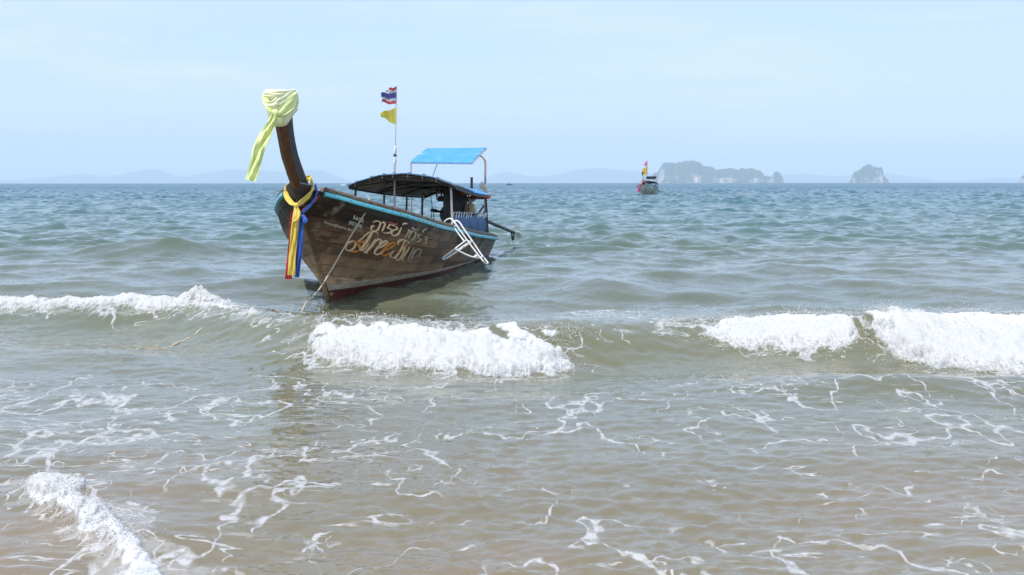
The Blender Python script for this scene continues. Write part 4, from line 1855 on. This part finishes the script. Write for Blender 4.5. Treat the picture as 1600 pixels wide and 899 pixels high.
# lime sash round the prow head
sash = thing('sash', 'lime yellow gauze sash knotted round the top of the tall prow', 'cloth', at(435, 160, 15.8))


def child(mb, name, m, par, smooth=True, norm=True):
    """Build world-space geometry as a part of a thing placed with an Empty."""
    inv = Matrix.Translation(par.location) @ Matrix.Rotation(par.rotation_euler.z, 4, 'Z')
    inv = inv.inverted()
    mb.v = [tuple(inv @ Vector(p)) for p in mb.v]
    return mb.build(name, m, par, smooth=smooth, norm=norm)


def head_ring(z, grow, k, n=72, lean=0.0):
    s = stem_s(min(z, 2.70))
    c = L(s - .20, 0, z)
    out = []
    for i in range(n):
        an = 2 * math.pi * i / n
        ex = .255 * math.copysign(abs(math.cos(an)) ** .4, math.cos(an))
        ey = .125 * math.copysign(abs(math.sin(an)) ** .4, math.sin(an))
        wob = 1 + .035 * math.sin(an * 6 + z * 22) + .022 * math.sin(an * 11 + z * 31)
        zz = z + lean * (ex / .245)
        out.append(to_world(c + Vector((ex * grow * wob, ey * grow * wob, 0))) * 1.0 + Vector((0, 0, zz - z)))
    return out


mb = MB()
secs = [head_ring(2.42, .92, 0, lean=-.13), head_ring(2.45, .99, .3, lean=-.12), head_ring(2.49, 1.00, .5, lean=-.10), head_ring(2.53, 1.05, .8, lean=-.08), head_ring(2.57, 1.06, 1.0, lean=-.05), head_ring(2.60, 1.08, 1.2, lean=-.03)]
loft(mb, secs)
child(mb, 'wrapped_band', M_LIMEWHITE, sash, smooth='all')
mb = MB()
secs = [head_ring(2.57, 1.08, 1.4, lean=-.04), head_ring(2.63, 1.11, 1.5, lean=-.03), head_ring(2.68, 1.13, 1.7, lean=-.01), head_ring(2.715, 1.13, 1.9), head_ring(2.738, 1.08, 2.1), head_ring(2.742, .5, 2.2)]
loft(mb, secs)
child(mb, 'top_cover', M_LIMEWHITE, sash, smooth='all')
mb = MB()
ribbon(mb, pxl([(463, 150, 15.80), (455, 160, 15.66), (442, 172, 15.55), (431, 177, 15.50)]), [.10, .16, .14, .07], .02, .008, (0, 0.1, 1), 4)
ribbon(mb, pxl([(462.5, 161, 15.80), (453, 169, 15.66), (441, 177, 15.56), (431, 179, 15.48)]), [.07, .10, .09, .05], .012, .010, (0, 0.1, 1), 8)
ribbon(mb, pxl([(411.5, 150, 15.62), (416, 160, 15.53), (422, 169, 15.48), (429, 176, 15.46)]), [.05, .07, .07, .04], .012, .008, (.6, 0.1, .6), 5)
child(mb, 'crossed_band', M_LIME, sash)
mb = MB()
ribbon(mb, pxl([(462, 144, 15.82), (450, 149, 15.64), (436, 157, 15.52), (424, 164, 15.46), (413, 160, 15.56)]), [.05, .08, .09, .08, .05], .010, .008, (0, 0.1, 1), 14)
ribbon(mb, pxl([(411.5, 146, 15.62), (424, 147, 15.49), (440, 146, 15.55), (461, 142.5, 15.80)]), [.05, .06, .06, .05], .010, .006, (0, 0.1, 1), 15)
child(mb, 'fold', M_LIMEWHITE, sash)
mb = MB()
ball(mb, at(430, 177, 15.45), .045, 10, 7, (1, .8, 1.15))
child(mb, 'knot', M_LIME, sash)
mb = MB()
ribbon(mb, pxl([(430, 176, 15.44), (424, 192, 15.42), (414.5, 211, 15.42), (405, 232, 15.42), (399, 255, 15.42), (391.5, 282, 15.42)], 6), [.06, .095, .135, .145, .125, .13], .007, .020, (1, .1, .25), 6)
child(mb, 'tail', M_LIME, sash)

# yellow, blue and red ribbons round the stem
yr = thing('ribbon', 'bright yellow satin ribbon tied round the bow, its tails hanging', 'ribbon', at(462, 320, 16.3))
mb = MB()
ribbon(mb, pxl([(484.5, 278, 16.75), (488, 292, 16.50), (486, 302, 16.36), (477, 311, 16.24), (466, 319, 16.15)], 6), [.05, .085, .13, .10, .055], .012, .006, (.4, 0, 1), 1)
ribbon(mb, pxl([(445.5, 300, 16.50), (449, 309, 16.38), (455, 317, 16.24), (461, 321, 16.15)], 6), [.05, .065, .06, .05], .012, .006, (1, .2, .3), 2)
ribbon(mb, pxl([(484.5, 278, 16.75), (474, 280, 17.0), (458, 286, 16.95), (446, 294, 16.7), (445.5, 301, 16.5)], 6), .07, .010, .004, (0, 0, 1), 2)
child(mb, 'wrap', M_YEL, yr)
mb = MB()
ball(mb, at(463, 321, 16.12), .034, 10, 7, (1, .9, 1.1))
child(mb, 'knot', M_YEL, yr)
mb = MB()
ribbon(mb, pxl([(462.5, 323, 16.11), (462, 342, 16.10), (459, 370, 16.09), (456.5, 400, 16.09), (455.3, 430, 16.09)], 7), [.05, .085, .088, .085, .095], .006, .014, (1, .1, 0), 3)
ribbon(mb, pxl([(461, 323, 16.12), (465, 333, 16.08), (462, 344, 16.06), (458, 346, 16.06)], 5), [.04, .07, .06, .02], .008, .006, (1, .1, .4), 9)
child(mb, 'tail', M_YEL, yr)

br = thing('ribbon', 'royal blue satin ribbon tied round the bow beside the yellow one', 'ribbon', at(474, 337, 16.2))
mb = MB()
ribbon(mb, pxl([(492, 289, 16.80), (494.5, 300, 16.60), (490, 314, 16.42), (480, 325, 16.28), (472, 333, 16.18)], 6), [.05, .06, .07, .06, .05], .012, .006, (.5, 0, 1), 11)
child(mb, 'wrap', M_BLUERIB, br)
mb = MB()
ball(mb, at(473, 339, 16.13), .032, 10, 7, (1.1, .9, 1))
ribbon(mb, pxl([(473, 338, 16.12), (477, 344, 16.10), (475, 348, 16.10)], 4), [.03, .06, .03], .008, .005, (1, 0, .5), 13)
child(mb, 'knot', M_BLUERIB, br)
mb = MB()
ribbon(mb, pxl([(471, 338, 16.15), (470, 360, 16.13), (468, 395, 16.12), (463.5, 433, 16.12)], 7), [.04, .060, .062, .058], .006, .012, (1, .1, 0), 12)
ribbon(mb, pxl([(467, 338, 16.18), (466, 370, 16.16), (464.5, 402, 16.16), (461.5, 431, 16.16)], 7), [.03, .05, .05, .05], .008, .008, (1, .1, 0), 14)
child(mb, 'tail', M_BLUERIB, br)

rr = thing('ribbon', 'red ribbon showing only at the wrap and below the yellow tails', 'ribbon', at(452, 425, 16.2))
mb = MB()
ribbon(mb, pxl([(457, 330, 16.19), (454, 380, 16.18), (451.5, 410, 16.18), (450.5, 436, 16.18)], 6), [.03, .05, .06, .085], .008, .009, (1, .1, 0), 15)
child(mb, 'tail', M_REDRIB, rr)
mb = MB()
ribbon(mb, pxl([(501, 296, 16.86), (500, 303, 16.70), (494, 312, 16.52), (484, 320, 16.38), (473, 328, 16.24)], 6), [.05, .045, .03, .02, .025], .010, .005, (.5, 0, 1), 16)
child(mb, 'wrap', M_REDRIB, rr)

# mooring rope: gunwale, stem foot, into the water, floating part nearer the beach
rp = pxl([(576, 311, 17.60), (579, 318, 17.36), (574, 327, 17.32), (545, 374, 17.10), (503, 446, 16.75), (478, 473, 16.1)], 8)
xs_, ys_, zs_, _ = sea_point(np.array([-2.62, -2.72, -3.0, -3.3]), np.array([15.7, 15.3, 14.3, 13.75]))
sub = [Vector((-2.62, 15.7, float(zs_[0]))), Vector((-2.78, 15.2, float(zs_[1]) - .14)), Vector((-3.0, 14.5, float(zs_[2]) - .16)), Vector((-3.2, 14.0, float(zs_[3]) - .05))]
fx = np.linspace(-3.28, -3.62, 9)
fy = np.linspace(13.55, 12.30, 9)
_, _, fz, _ = sea_point(fx, fy)
flo = [Vector((a, b, float(c) - .004)) for a, b, c in zip(fx, fy, fz)]
mb = MB()
tube(mb, curve([*rp[::4], *sub, *flo, Vector((-3.7, 11.9, float(fz[-1]) - .1)), Vector((-3.9, 11.0, -.25))], 4), .0105, 6)
o = mb.build('mooring_rope', M_ROPE, smooth=True)
tag(o, 'pale mooring rope running from the gunwale past the stem into the water', 'rope')

# white boarding ladder on the port side
lad = thing('boarding_ladder', 'white tubular boarding ladder hooked over the boat side, its lower section folded out', 'ladder', at(715, 350, 20.6))
mb = MB()
A1 = [(692, 350.5, 20.75), (696.5, 344.5, 20.68), (703, 341.8, 20.6), (708, 344.5, 20.55), (713, 352, 20.5), (730, 376, 20.42), (745, 396, 20.36), (755, 408.5, 20.32)]
A2 = [(705, 351.5, 21.1), (709, 346.5, 21.05), (713.5, 345, 21.0), (718.5, 348.5, 20.95), (725, 358.5, 20.9), (740, 380, 20.82), (752, 398, 20.76), (762.5, 411, 20.7)]
tube(mb, pxl(A1), .0128, 8)
tube(mb, pxl(A2), .0128, 8)
tube(mb, pxl([(755, 408.5, 20.32), (757.5, 411, 20.36), (760.5, 412.3, 20.55), (762.5, 411, 20.7)]), .0128, 8)
child(mb, 'side_rail', M_WHITE, lad)
mb = MB()
tube(mb, pxl([(697, 352.5, 20.85), (702, 350, 20.75), (708, 354, 20.65), (716, 365, 20.55), (725, 377, 20.45)]), .0125, 8)
child(mb, 'side_rail', M_WHITE, lad)
for a, c in (((706, 348.5, 20.57), (711, 347, 21.0)), ((709, 354, 20.6), (714, 352.5, 20.9)), ((731, 377, 20.42), (738, 377.5, 20.83)), ((742, 399, 20.38), (747, 399, 20.8)), ((745.5, 402.5, 20.36), (755, 401, 20.74))):
    mb = MB()
    tube(mb, [at(*a), at(*c)], .0125, 8)
    child(mb, 'rung', M_WHITE, lad)
mb = MB()
tube(mb, pxl([(729, 375, 20.42), (711, 388.5, 20.28), (693, 402, 20.14), (691.5, 404.5, 20.16), (695, 405, 20.3), (708, 397.5, 20.46), (738, 377, 20.83)], 6), .0120, 8)
tube(mb, [at(733, 378, 20.5), at(696, 404, 20.2)], .010, 6)
tube(mb, [at(711, 389.5, 20.25), at(718, 393.5, 20.5)], .012, 6)
child(mb, 'folding_section', M_WHITE, lad)
mb = MB()
tube(mb, pxl([(712, 390, 20.26), (726, 397, 20.30), (739, 402, 20.34), (745.5, 400, 20.36)]), .0135, 8)
tube(mb, pxl([(717.5, 393, 20.46), (730, 399.5, 20.48), (743, 403, 20.5), (752, 403.3, 20.6)]), .0135, 8)
child(mb, 'strut', M_WHITE, lad)

# flagstaff lashed to the canopy, with its two flags
FD = 22.0
fs = thing('flagstaff', 'slim flagstaff standing through the dark canopy with white floats halfway up', 'flagpole', at(616.5, 330, FD))
mb = MB()
tube(mb, [at(616.3, 330, FD), at(616.8, 258, FD)], .018, 8)
tube(mb, [at(616.8, 258, FD), at(618.7, 195, FD), at(620, 134.5, FD)], [.010, .009, .007], 6)
child(mb, 'pole', M_PIPE, fs)
for y0, y1 in ((228.5, 240.5), (245.5, 257)):
    mb = MB()
    x0, x1 = 617.6 - (y0 - 228) * .02, 617.6 - (y1 - 228) * .02
    tube(mb, [at(x0, y0, FD), at(x0, y0 + 1, FD), at(x1, y1 - 1, FD), at(x1, y1, FD)], [.012, .024, .024, .014], 8)
    child(mb, 'float', M_WHITE, fs)
mb = MB()
tube(mb, [at(617.3, 241.5, FD), at(617.2, 244.5, FD)], .03, 8)
child(mb, 'lashing', M_BLACK, fs)


def flag_sheet(hoist, fly, nu=14, nv=4, v0=0.0, v1=1.0, amp=.03, ph=0.0):
    """Points of a waving cloth between its hoist edge (top, bottom) and fly edge (top, bottom)."""
    G = []
    for i in range(nu + 1):
        u = i / nu
        row = []
        for j in range(nv + 1):
            v = v0 + (v1 - v0) * j / nv
            a = hoist[0] * (1 - v) + hoist[1] * v
            c = fly[0] * (1 - v) + fly[1] * v
            p = a * (1 - u) + c * u
            k = amp * u ** .7
            row.append(p + Vector((0.25 * k * math.sin(6 * u + ph), k * 2.0 * math.sin(9 * u + 1.6 * v + ph), k * .8 * math.sin(7.5 * u + 1.0 + ph))))
        G.append(row)
    return G


tf = thing('thai_flag', 'striped red white and blue national flag flying from the staff top', 'flag', at(620, 150, FD))
hoist = (at(619.8, 135, FD), at(619.4, 163, FD))
fly = (at(599.5, 138.5, FD - .12), at(597, 161, FD - .06))
for mt, a, c in ((M_FLAGRED, 0, 1 / 6), (M_FLAGWHITE, 1 / 6, 2 / 6), (M_FLAGBLUE, 2 / 6, 4 / 6), (M_FLAGWHITE, 4 / 6, 5 / 6), (M_FLAGRED, 5 / 6, 1)):
    fl = (fly[0] + Vector(((.0 if a > .3 else .10 * (1 - 3 * a)) - (.05 if .3 < a < .4 else 0), 0, 0)), fly[1])
    mb = MB()
    slab(mb, flag_sheet(hoist, fl, 14, 3, a, c, .030, .4), .004)
    child(mb, 'stripe', mt, tf)
yf = thing('yellow_flag', 'plain yellow flag drooping on the staff below the striped one', 'flag', at(619, 180, FD))
mb = MB()
slab(mb, flag_sheet((at(619.3, 167.5, FD), at(618.5, 195, FD)), (at(593.8, 177.5, FD - .10), at(596.5, 183.5, FD - .05)), 16, 8, 0, 1, .034, 1.2), .004)
child(mb, 'cloth', M_FLAGYEL, yf)

# small gear
mb = MB()
tube(mb, pxl([(661, 298, 24.0), (660.5, 302, 24.0), (659.2, 307, 24.0), (659.8, 311.5, 24.0), (661.6, 312.5, 24.0), (663.6, 310, 24.0), (663.6, 305, 24.0), (661.8, 301, 24.0)], 4), .008, 6)
tag(mb.build('rope_loop', M_BLACK, smooth=True), 'small dark loop of cord hanging from the rear canopy edge', 'rope')
mb = MB()
tube(mb, pxl([(683, 256.5, 25.2), (679, 268, 25.1), (674.5, 280, 25.0), (672, 292, 24.8), (673.5, 310, 24.2), (675, 322, 23.9), (675.5, 328, 23.85)], 4), .007, 6)
tag(mb.build('control_cord', M_BLACK, smooth=True), 'thin dark cord running from the raised canopy down to the tiller', 'cord')
mb = MB()
for dx_, ln in ((0, 16), (3.5, 13)):
    tube(mb, pxl([(673.6 + dx_, 331, 23.85), (674 + dx_, 331 + ln * .5, 23.85), (674.6 + dx_, 331 + ln, 23.85)], 3), .008, 5)
tag(mb.build('hanging_line', M_BLACK, smooth=True), 'two short dark lines dangling from the tiller grip', 'rope')
for px_, y0, y1, lb in ((682.5, 297, 308.5, 'longer black strap hanging under the canopy near the white post'), (690, 298.5, 307, 'shorter black strap hanging under the canopy near the white post')):
    mb = MB()
    ribbon(mb, pxl([(px_ + .8, y0 - 4, 22.6), (px_ + .8, y0, 22.6), (px_, (y0 + y1) / 2, 22.6), (px_ - .4, y1, 22.6)], 4), [.05, .05, .028, .030], .02, .0, (1, .1, 0), 2)
    ball(mb, at(px_ + .6, y0, 22.6), .035, 8, 6, (1.2, .8, .8))
    tag(mb.build('strap', M_BLACK, smooth=True), lb, 'strap', 'black straps under the canopy')


def life_jacket(loc, rz, label, mat_):
    j = thing('life_jacket', label, 'life jacket', loc, rz, 'life jackets stowed under the canopy')
    for dx_ in (-.16, 0, .16):
        mb = MB()
        box(mb, (dx_, 0, 0), (.17, .36, .09), bev=.03)
        mb.build('foam_panel', mat_, j, smooth=True)
    mb = MB()
    box(mb, (0, .06, 0), (.56, .035, .10), bev=.004)
    mb.build('belt', M_BLACK, j, smooth=True)
    return j


p = to_world(bez_roof(2.3, .12) + Vector((0, 0, -.11)))
life_jacket(p, BOAT_RZ + .2, 'orange life jacket stowed flat under the roof above the rope loop', M_ORANGE)
p = to_world(bez_roof(2.5, .52) + Vector((0, 0, -.10)))
life_jacket(p, BOAT_RZ - .1, 'orange life jacket stowed under the roof above the black straps', M_ORANGE)
p = to_world(bez_roof(1.3, .80) + Vector((0, 0, -.085)))
life_jacket(p, BOAT_RZ + .1, 'red life jacket pushed under the canopy corner beside the stern post', mat('red_nylon', (.50, .035, .02), .6, var=.2, scale=9))

tc2 = thing('tied_cloth', 'off white rag knotted round the stern post above the eave', 'cloth', at(757, 292, 25.95))
mb = MB()
ball(mb, at(757.5, 293, 25.93), .05, 10, 7, (1, .9, 1.4))
ball(mb, at(754.0, 289, 25.93), .045, 10, 7, (.9, .8, 1.3))
ribbon(mb, pxl([(755, 286, 25.93), (752.5, 290, 25.9), (753.5, 295, 25.9)], 4), [.05, .08, .05], .02, .008, (1, 0, .2), 3)
ribbon(mb, pxl([(758, 294, 25.92), (758.5, 299, 25.9), (758, 304, 25.9)], 4), [.07, .08, .05], .02, .008, (1, 0, 0), 5)
child(mb, 'knot', M_CLOTH, tc2)
mb = MB()
tube(mb, pxl([(757, 334, 25.9), (754.5, 342, 25.85), (756, 352, 25.85), (757.5, 340, 25.9), (759.5, 352, 25.9), (757.5, 358, 25.9), (756.5, 346, 25.88)], 5), .012, 6)
tag(mb.build('lashing_rope', M_CLOTH, smooth=True), 'pale rope lashed round the stern post beside the blue canvas', 'rope')

# ================================================================== FAR BOATS
def hull_paint(name, a, b_):
    return mat(name, a, .6, scale=1.6, col2=b_, bump=.003)


FD2 = 150.0
far_loc = Vector((16.1, FD2, .0))
far_rz = -(math.pi / 2 + R(13.0))
b2 = build_boat('small far longtail boat with patchy pale hull and dark roof under way', far_loc, far_rz,
                hull_paint('patchy_far_paint', (.92, .84, .74), (.42, .27, .18)), M_BLUE, mat('dark_tarpaulin', (.012, .018, .026), .95, spec=.08), detail=False)


def far_pt(s, y, z):
    c, s_ = math.cos(far_rz), math.sin(far_rz)
    lx, ly = s - MIDS, y
    return Vector((far_loc.x + c * lx - s_ * ly, far_loc.y + s_ * lx + c * ly, far_loc.z + z))


build_engine('dark engine on the stern of the far pale longtail boat', far_loc, far_rz)
pk = thing('ribbon', 'long pink cloth hanging from the prow of the far boat', 'ribbon', far_pt(10.2, 0, 1.5))
mb = MB()
ribbon(mb, [far_pt(10.55, -.05, 1.9), far_pt(10.55, -.22, 1.5), far_pt(10.50, -.40, 1.0), far_pt(10.45, -.52, .5)], [.14, .24, .30, .26], .03, .05, (1, 0, .1), 3)
ribbon(mb, [far_pt(10.4, .30, 1.75), far_pt(10.55, .05, 1.7), far_pt(10.4, -.22, 1.6)], [.2, .3, .2], .03, .03, (0, 0, 1), 4)
child(mb, 'tail', M_PINK, pk)
wk = thing('sash', 'white cloth tied high on the prow of the far boat', 'cloth', far_pt(10.7, 0, 2.2))
mb = MB()
ribbon(mb, [far_pt(10.9, .22, 2.5), far_pt(10.95, .12, 2.2), far_pt(10.9, -.1, 1.7), far_pt(10.9, -.18, 1.4)], [.15, .28, .22, .16], .03, .04, (1, 0, .1), 6)
child(mb, 'tail', M_FLAGWHITE, wk)
st = thing('flagstaff', 'thin staff with two flags on the far boat', 'flagpole', far_pt(7.6, .1, 1.2))
mb = MB()
tube(mb, [far_pt(7.6, .1, 1.0), far_pt(7.6, .12, 4.1)], [.03, .02], 6)
child(mb, 'pole', M_STEEL, st)
f2 = thing('yellow_flag', 'yellow flag flying on the staff of the far boat', 'flag', far_pt(7.6, .1, 3.0))
mb = MB()
slab(mb, flag_sheet((far_pt(7.6, .1, 3.45), far_pt(7.6, .1, 2.45)), (far_pt(7.5, -.42, 3.05), far_pt(7.5, -.46, 2.35)), 10, 5, 0, 1, .05, .3), .02)
child(mb, 'cloth', mat('far_yellow_cloth', (.80, .55, .06), .6, trans=.35), f2)
f3 = thing('pink_flag', 'small pink pennant at the staff top of the far boat', 'flag', far_pt(7.6, .1, 3.8))
mb = MB()
slab(mb, flag_sheet((far_pt(7.6, .1, 4.05), far_pt(7.6, .1, 3.50)), (far_pt(7.5, -.22, 3.70), far_pt(7.5, -.26, 3.45)), 8, 3, 0, 1, .03, .8), .02)
child(mb, 'cloth', M_PINK, f3)


def speck_boat(x, d, ln, heading, label, hullm, cabm, cabin=True, name='distant_boat'):
    """A boat near the horizon: pointed hull, cabin, roof, windscreen, mast."""
    z0 = -d * d / (2 * 6.371e6)
    b = thing(name, label, 'boat', (x, d, z0), heading, 'boats near the horizon')
    secs = []
    for i in range(9):
        u = i / 8
        bw = .16 * ln * (math.sin(math.pi * min(.5, .5 * (1 - u) * 1.6 + .0)) ** .8 if u > .35 else 1) * (1 if u < .9 else .75)
        bw = max(bw, .01)
        zt = .09 * ln + .07 * ln * u ** 2
        xx = ln * (u - .5)
        secs.append([(xx, bw, zt), (xx, bw * .75, -.03 * ln), (xx, 0, -.06 * ln), (xx, -bw * .75, -.03 * ln), (xx, -bw, zt)])
    mb = MB()
    loft(mb, [[Vector(p) for p in s_] for s_ in secs])
    mb.build('hull', hullm, b, smooth=True)
    if cabin:
        mb = MB()
        box(mb, (-.05 * ln, 0, .16 * ln), (.36 * ln, .22 * ln, .13 * ln), bev=.02 * ln)
        mb.build('cabin', cabm, b, smooth=True)
        mb = MB()
        box(mb, (-.06 * ln, 0, .255 * ln), (.46 * ln, .27 * ln, .018 * ln), bev=.005 * ln)
        mb.build('roof', cabm, b, smooth=True)
    mb = MB()
    tube(mb, [(-.12 * ln, 0, .1 * ln), (-.12 * ln, 0, .42 * ln)], .012 * ln, 6)
    mb.build('mast', hullm, b, smooth=True)
    return b


M_DKBOAT = mat('dark_boat_paint', (.045, .055, .065), .5)
M_LTBOAT = mat('white_boat_paint', (.75, .75, .75), .4)
M_TEALCAB = mat('teal_boat_paint', (.06, .22, .24), .5)
D_ = 620.0
speck_boat((546.5 - 800) / F * D_, D_, 4.4, R(200), 'dark distant speedboat with a bright wake between the bow and the canopy', M_DKBOAT, M_TEALCAB)
D_ = 700.0
speck_boat((795.5 - 800) / F * D_, D_, 3.6, R(10), 'tiny dark boat on the horizon just beyond the stern post', M_DKBOAT, M_DKBOAT)
for px_, d_, ln, lb in ((1043, 2400, 9, 'white dot of a boat lying under the flat-topped island, leftmost of three'), (1075, 2500, 10, 'white dot of a boat lying under the flat-topped island, between two others'), (1092, 2400, 7, 'white dot of a boat lying under the flat-topped island, rightmost of three')):
    speck_boat((px_ - 800) / F * d_, d_, ln, R(8), lb, M_LTBOAT, M_LTBOAT)
P = []
for k in range(260):
    u = RNG.uniform(0, 1)
    x = (541.5 - 800) / F * 620.0 - 2.6 * u + RNG.normal(0, .2)
    P.append((x, 619 + RNG.normal(0, 1.2), .02 + abs(RNG.normal(0, .25)) * (1 - u * .6) * .9))
lump_cloud('boat_wake', np.array(P), np.full(len(P), .16), M_FOAM, 'white wake thrown up behind the distant speedboat')


# ================================================================== ISLANDS AND FAR HILLS
def drop(d):
    return d * d / (2 * 6.371e6)


def cliff_material():
    m = bpy.data.materials.new('limestone_and_jungle')
    m.use_nodes = True
    t = NT(m)
    p = t.n['Principled BSDF']
    tc_ = t.node('ShaderNodeTexCoord').outputs['Object']
    geo = t.node('ShaderNodeNewGeometry')
    sp = t.node('ShaderNodeSeparateXYZ')
    t.put(sp.inputs[0], geo.outputs['True Normal'])
    rock = t.noise(t.mapping(tc_, (.020, .02, .006)), 1.0, 6.0, .65).outputs['Fac']
    col = t.ramp(rock, [(.30, (.10, .10, .10)), (.48, (.36, .31, .27)), (.60, (.82, .65, .58)), (.8, (.88, .78, .73))])
    big = t.noise(t.mapping(tc_, (.006, .006, .008), (3, 1, 2)), 1.0, 5.0, .6).outputs['Fac']
    veg = t.noise(t.mapping(tc_, (.05, .05, .05)), 1.0, 4.0, .6).outputs['Fac']
    g = t.ramp(veg, [(.35, (.020, .036, .020)), (.65, (.060, .085, .040))])
    f_ = t.rng(t.math('ADD', sp.outputs['Z'], t.math('MULTIPLY', t.math('SUBTRACT', big, .5), 2.6)), .12, .42)
    t.put(p.inputs['Base Color'], t.mix(f_, col, g))
    p.inputs['Roughness'].default_value = .9
    p.inputs['Specular IOR Level'].default_value = .1
    return m


M_CLIFF = cliff_material()
M_HILL = mat('far_forest', (.045, .062, .035), .95, scale=.004, col2=(.030, .045, .026), spec=.05)


def island(name, prof, d, depth, material, label, seed, rough=.10, steep=.35, nx=150, ny=34, cliffs=True):
    """prof: (photo x, pixels above the horizon); the ridge gets that height at its real distance d."""
    k = d / F
    base = drop(d) - (d - 4500) ** 2 / (2 * 6.371e6) * 0 + 0.0
    xs = np.array([q[0] for q in prof], float)
    hs = np.array([q[1] for q in prof], float)
    X = np.linspace(xs[0], xs[-1], nx)
    H_ = np.interp(X, xs, hs) * k
    wx = (X - 800) * k
    fr = np.linspace(-1, 1, ny)
    n = fbm(X * .15 + seed, X * 0, 4, seed) - .5
    G = []
    for i in range(nx):
        row = []
        for j in range(ny):
            v = fr[j]
            env = max(0.0, 1 - abs(v) ** 2.2)
            if cliffs:
                pl = min(1.0, (1 - abs(v)) / steep)
                env = pl ** .55 * (1 - .25 * abs(v))
            nn = float(fbm(np.array([X[i] * .12 + seed]), np.array([v * 2.5 + seed]), 4, seed + 3)[0]) - .5
            n2 = float(fbm(np.array([X[i] * .5 + seed]), np.array([v * 7.0 + seed]), 3, seed + 5)[0]) - .5
            h = H_[i] * env * (1 + rough * 2.2 * nn * (1 if abs(v) > .12 else .3) + rough * 1.0 * n2)
            dd = d + v * depth * (.6 + .8 * min(1, H_[i] / (max(H_) + 1e-6))) + 500 * nn * rough
            row.append((wx[i] * dd / d + 60 * n2 * rough, dd, h - drop(d) - (0 if H_[i] * env > 0.5 else 6)))
        G.append(row)
    mb = MB()
    grid(mb, G)
    o = mb.build(name, material, smooth='all')
    if not cliffs:
        pass
    tag(o, label, kind='structure')
    return o


DI = 9000.0
lift = 1.6   # pixels hidden behind the horizon
def up(pr, q):
    return [(a, h + q) for a, h in pr]


island('karst_island', up([(1010, 0), (1016, 8), (1022, 14), (1028, 15), (1033, 24), (1038, 31), (1048, 31), (1058, 29), (1066, 32.5), (1076, 33), (1090, 32), (1097, 28), (1104, 25), (1112, 24.5), (1119, 20), (1128, 21), (1142, 22), (1150, 19), (1154, 19), (1160, 22), (1172, 21.5), (1182, 19), (1190, 16), (1194, 10.5), (1199, 9.5), (1206, 8), (1209, 15), (1214, 16.5), (1219, 14), (1222, 8), (1225, -1)], 1.5),
       DI, 420, M_CLIFF, 'long flat-topped limestone island with pale cliffs', 3, .20, .22, nx=260)
island('karst_island', up([(1326, -1), (1329, 2), (1332, 10), (1334, 15), (1341, 18), (1347, 22), (1353, 25.5), (1358, 26.5), (1364, 24.5), (1372, 22.5), (1379, 21), (1380, 17), (1377, 14), (1381, 9), (1387, 3), (1389, -1)], 1.5),
       DI - 400, 210, M_CLIFF, 'lone rounded limestone island with a cliff face', 8, .20, .20, nx=120)
island('karst_island', up([(1592, -1), (1594, 4), (1596, 9), (1602, 12), (1610, 9), (1616, -1)], 1.5), DI, 120, M_CLIFF, 'sea stack at the picture edge', 12, .12, .3, nx=40)
DH = 21000.0
island('far_hills', up([(-260, 3), (-150, 6), (-60, 4), (0, 6), (50, 8), (90, 12), (130, 16), (160, 12), (190, 15), (215, 20), (232, 24), (252, 21), (275, 13), (290, 11), (312, 16), (335, 20), (365, 22), (400, 22), (440, 19), (470, 21), (500, 21), (518, 16), (535, 8), (552, 3), (560, -2)], 1.2),
       DH, 900, M_HILL, 'pale far ridge of hills beyond the bow', 21, .07, nx=200, ny=18, cliffs=False)
island('far_hills', up([(742, -2), (760, 8), (775, 15), (793, 19), (808, 16), (825, 12), (850, 11), (872, 14), (895, 20), (925, 23), (955, 23), (985, 20), (1010, 17), (1040, 14), (1090, 12), (1160, 9), (1210, 12), (1232, 14), (1262, 15), (1290, 11), (1320, 12), (1390, 16), (1410, 12), (1440, 8), (1470, 3), (1500, 3), (1530, 6), (1560, 9), (1600, 7), (1700, 8), (1800, 4), (1880, -2)], 1.6),
       DH + 500, 900, M_HILL, 'pale far ridge of hills beyond the stern and the islands', 27, .07, nx=220, ny=18, cliffs=False)

# ================================================================== HAZE
def make_haze():
    mb = MB()
    x0, x1, y0, y1, z0, z1 = -26000, 26000, -400, 24000, -75, 420
    vs = [(x, y, z) for x in (x0, x1) for y in (y0, y1) for z in (z0, z1)]
    mb.add(vs, [(0, 1, 3, 2), (4, 6, 7, 5), (0, 4, 5, 1), (2, 3, 7, 6), (0, 2, 6, 4), (1, 5, 7, 3)])
    m = bpy.data.materials.new('haze')
    m.use_nodes = True
    n = m.node_tree.nodes
    n.clear()
    out = n.new('ShaderNodeOutputMaterial')
    v = n.new('ShaderNodeVolumePrincipled')
    v.inputs['Color'].default_value = (.77, .90, 1.0, 1)
    v.inputs['Density'].default_value = 0.000118
    v.inputs['Anisotropy'].default_value = 0.0
    m.node_tree.links.new(v.outputs['Volume'], out.inputs['Volume'])
    o = mb.build('haze', m)
    tag(o, kind='stuff')
    return o


make_haze()
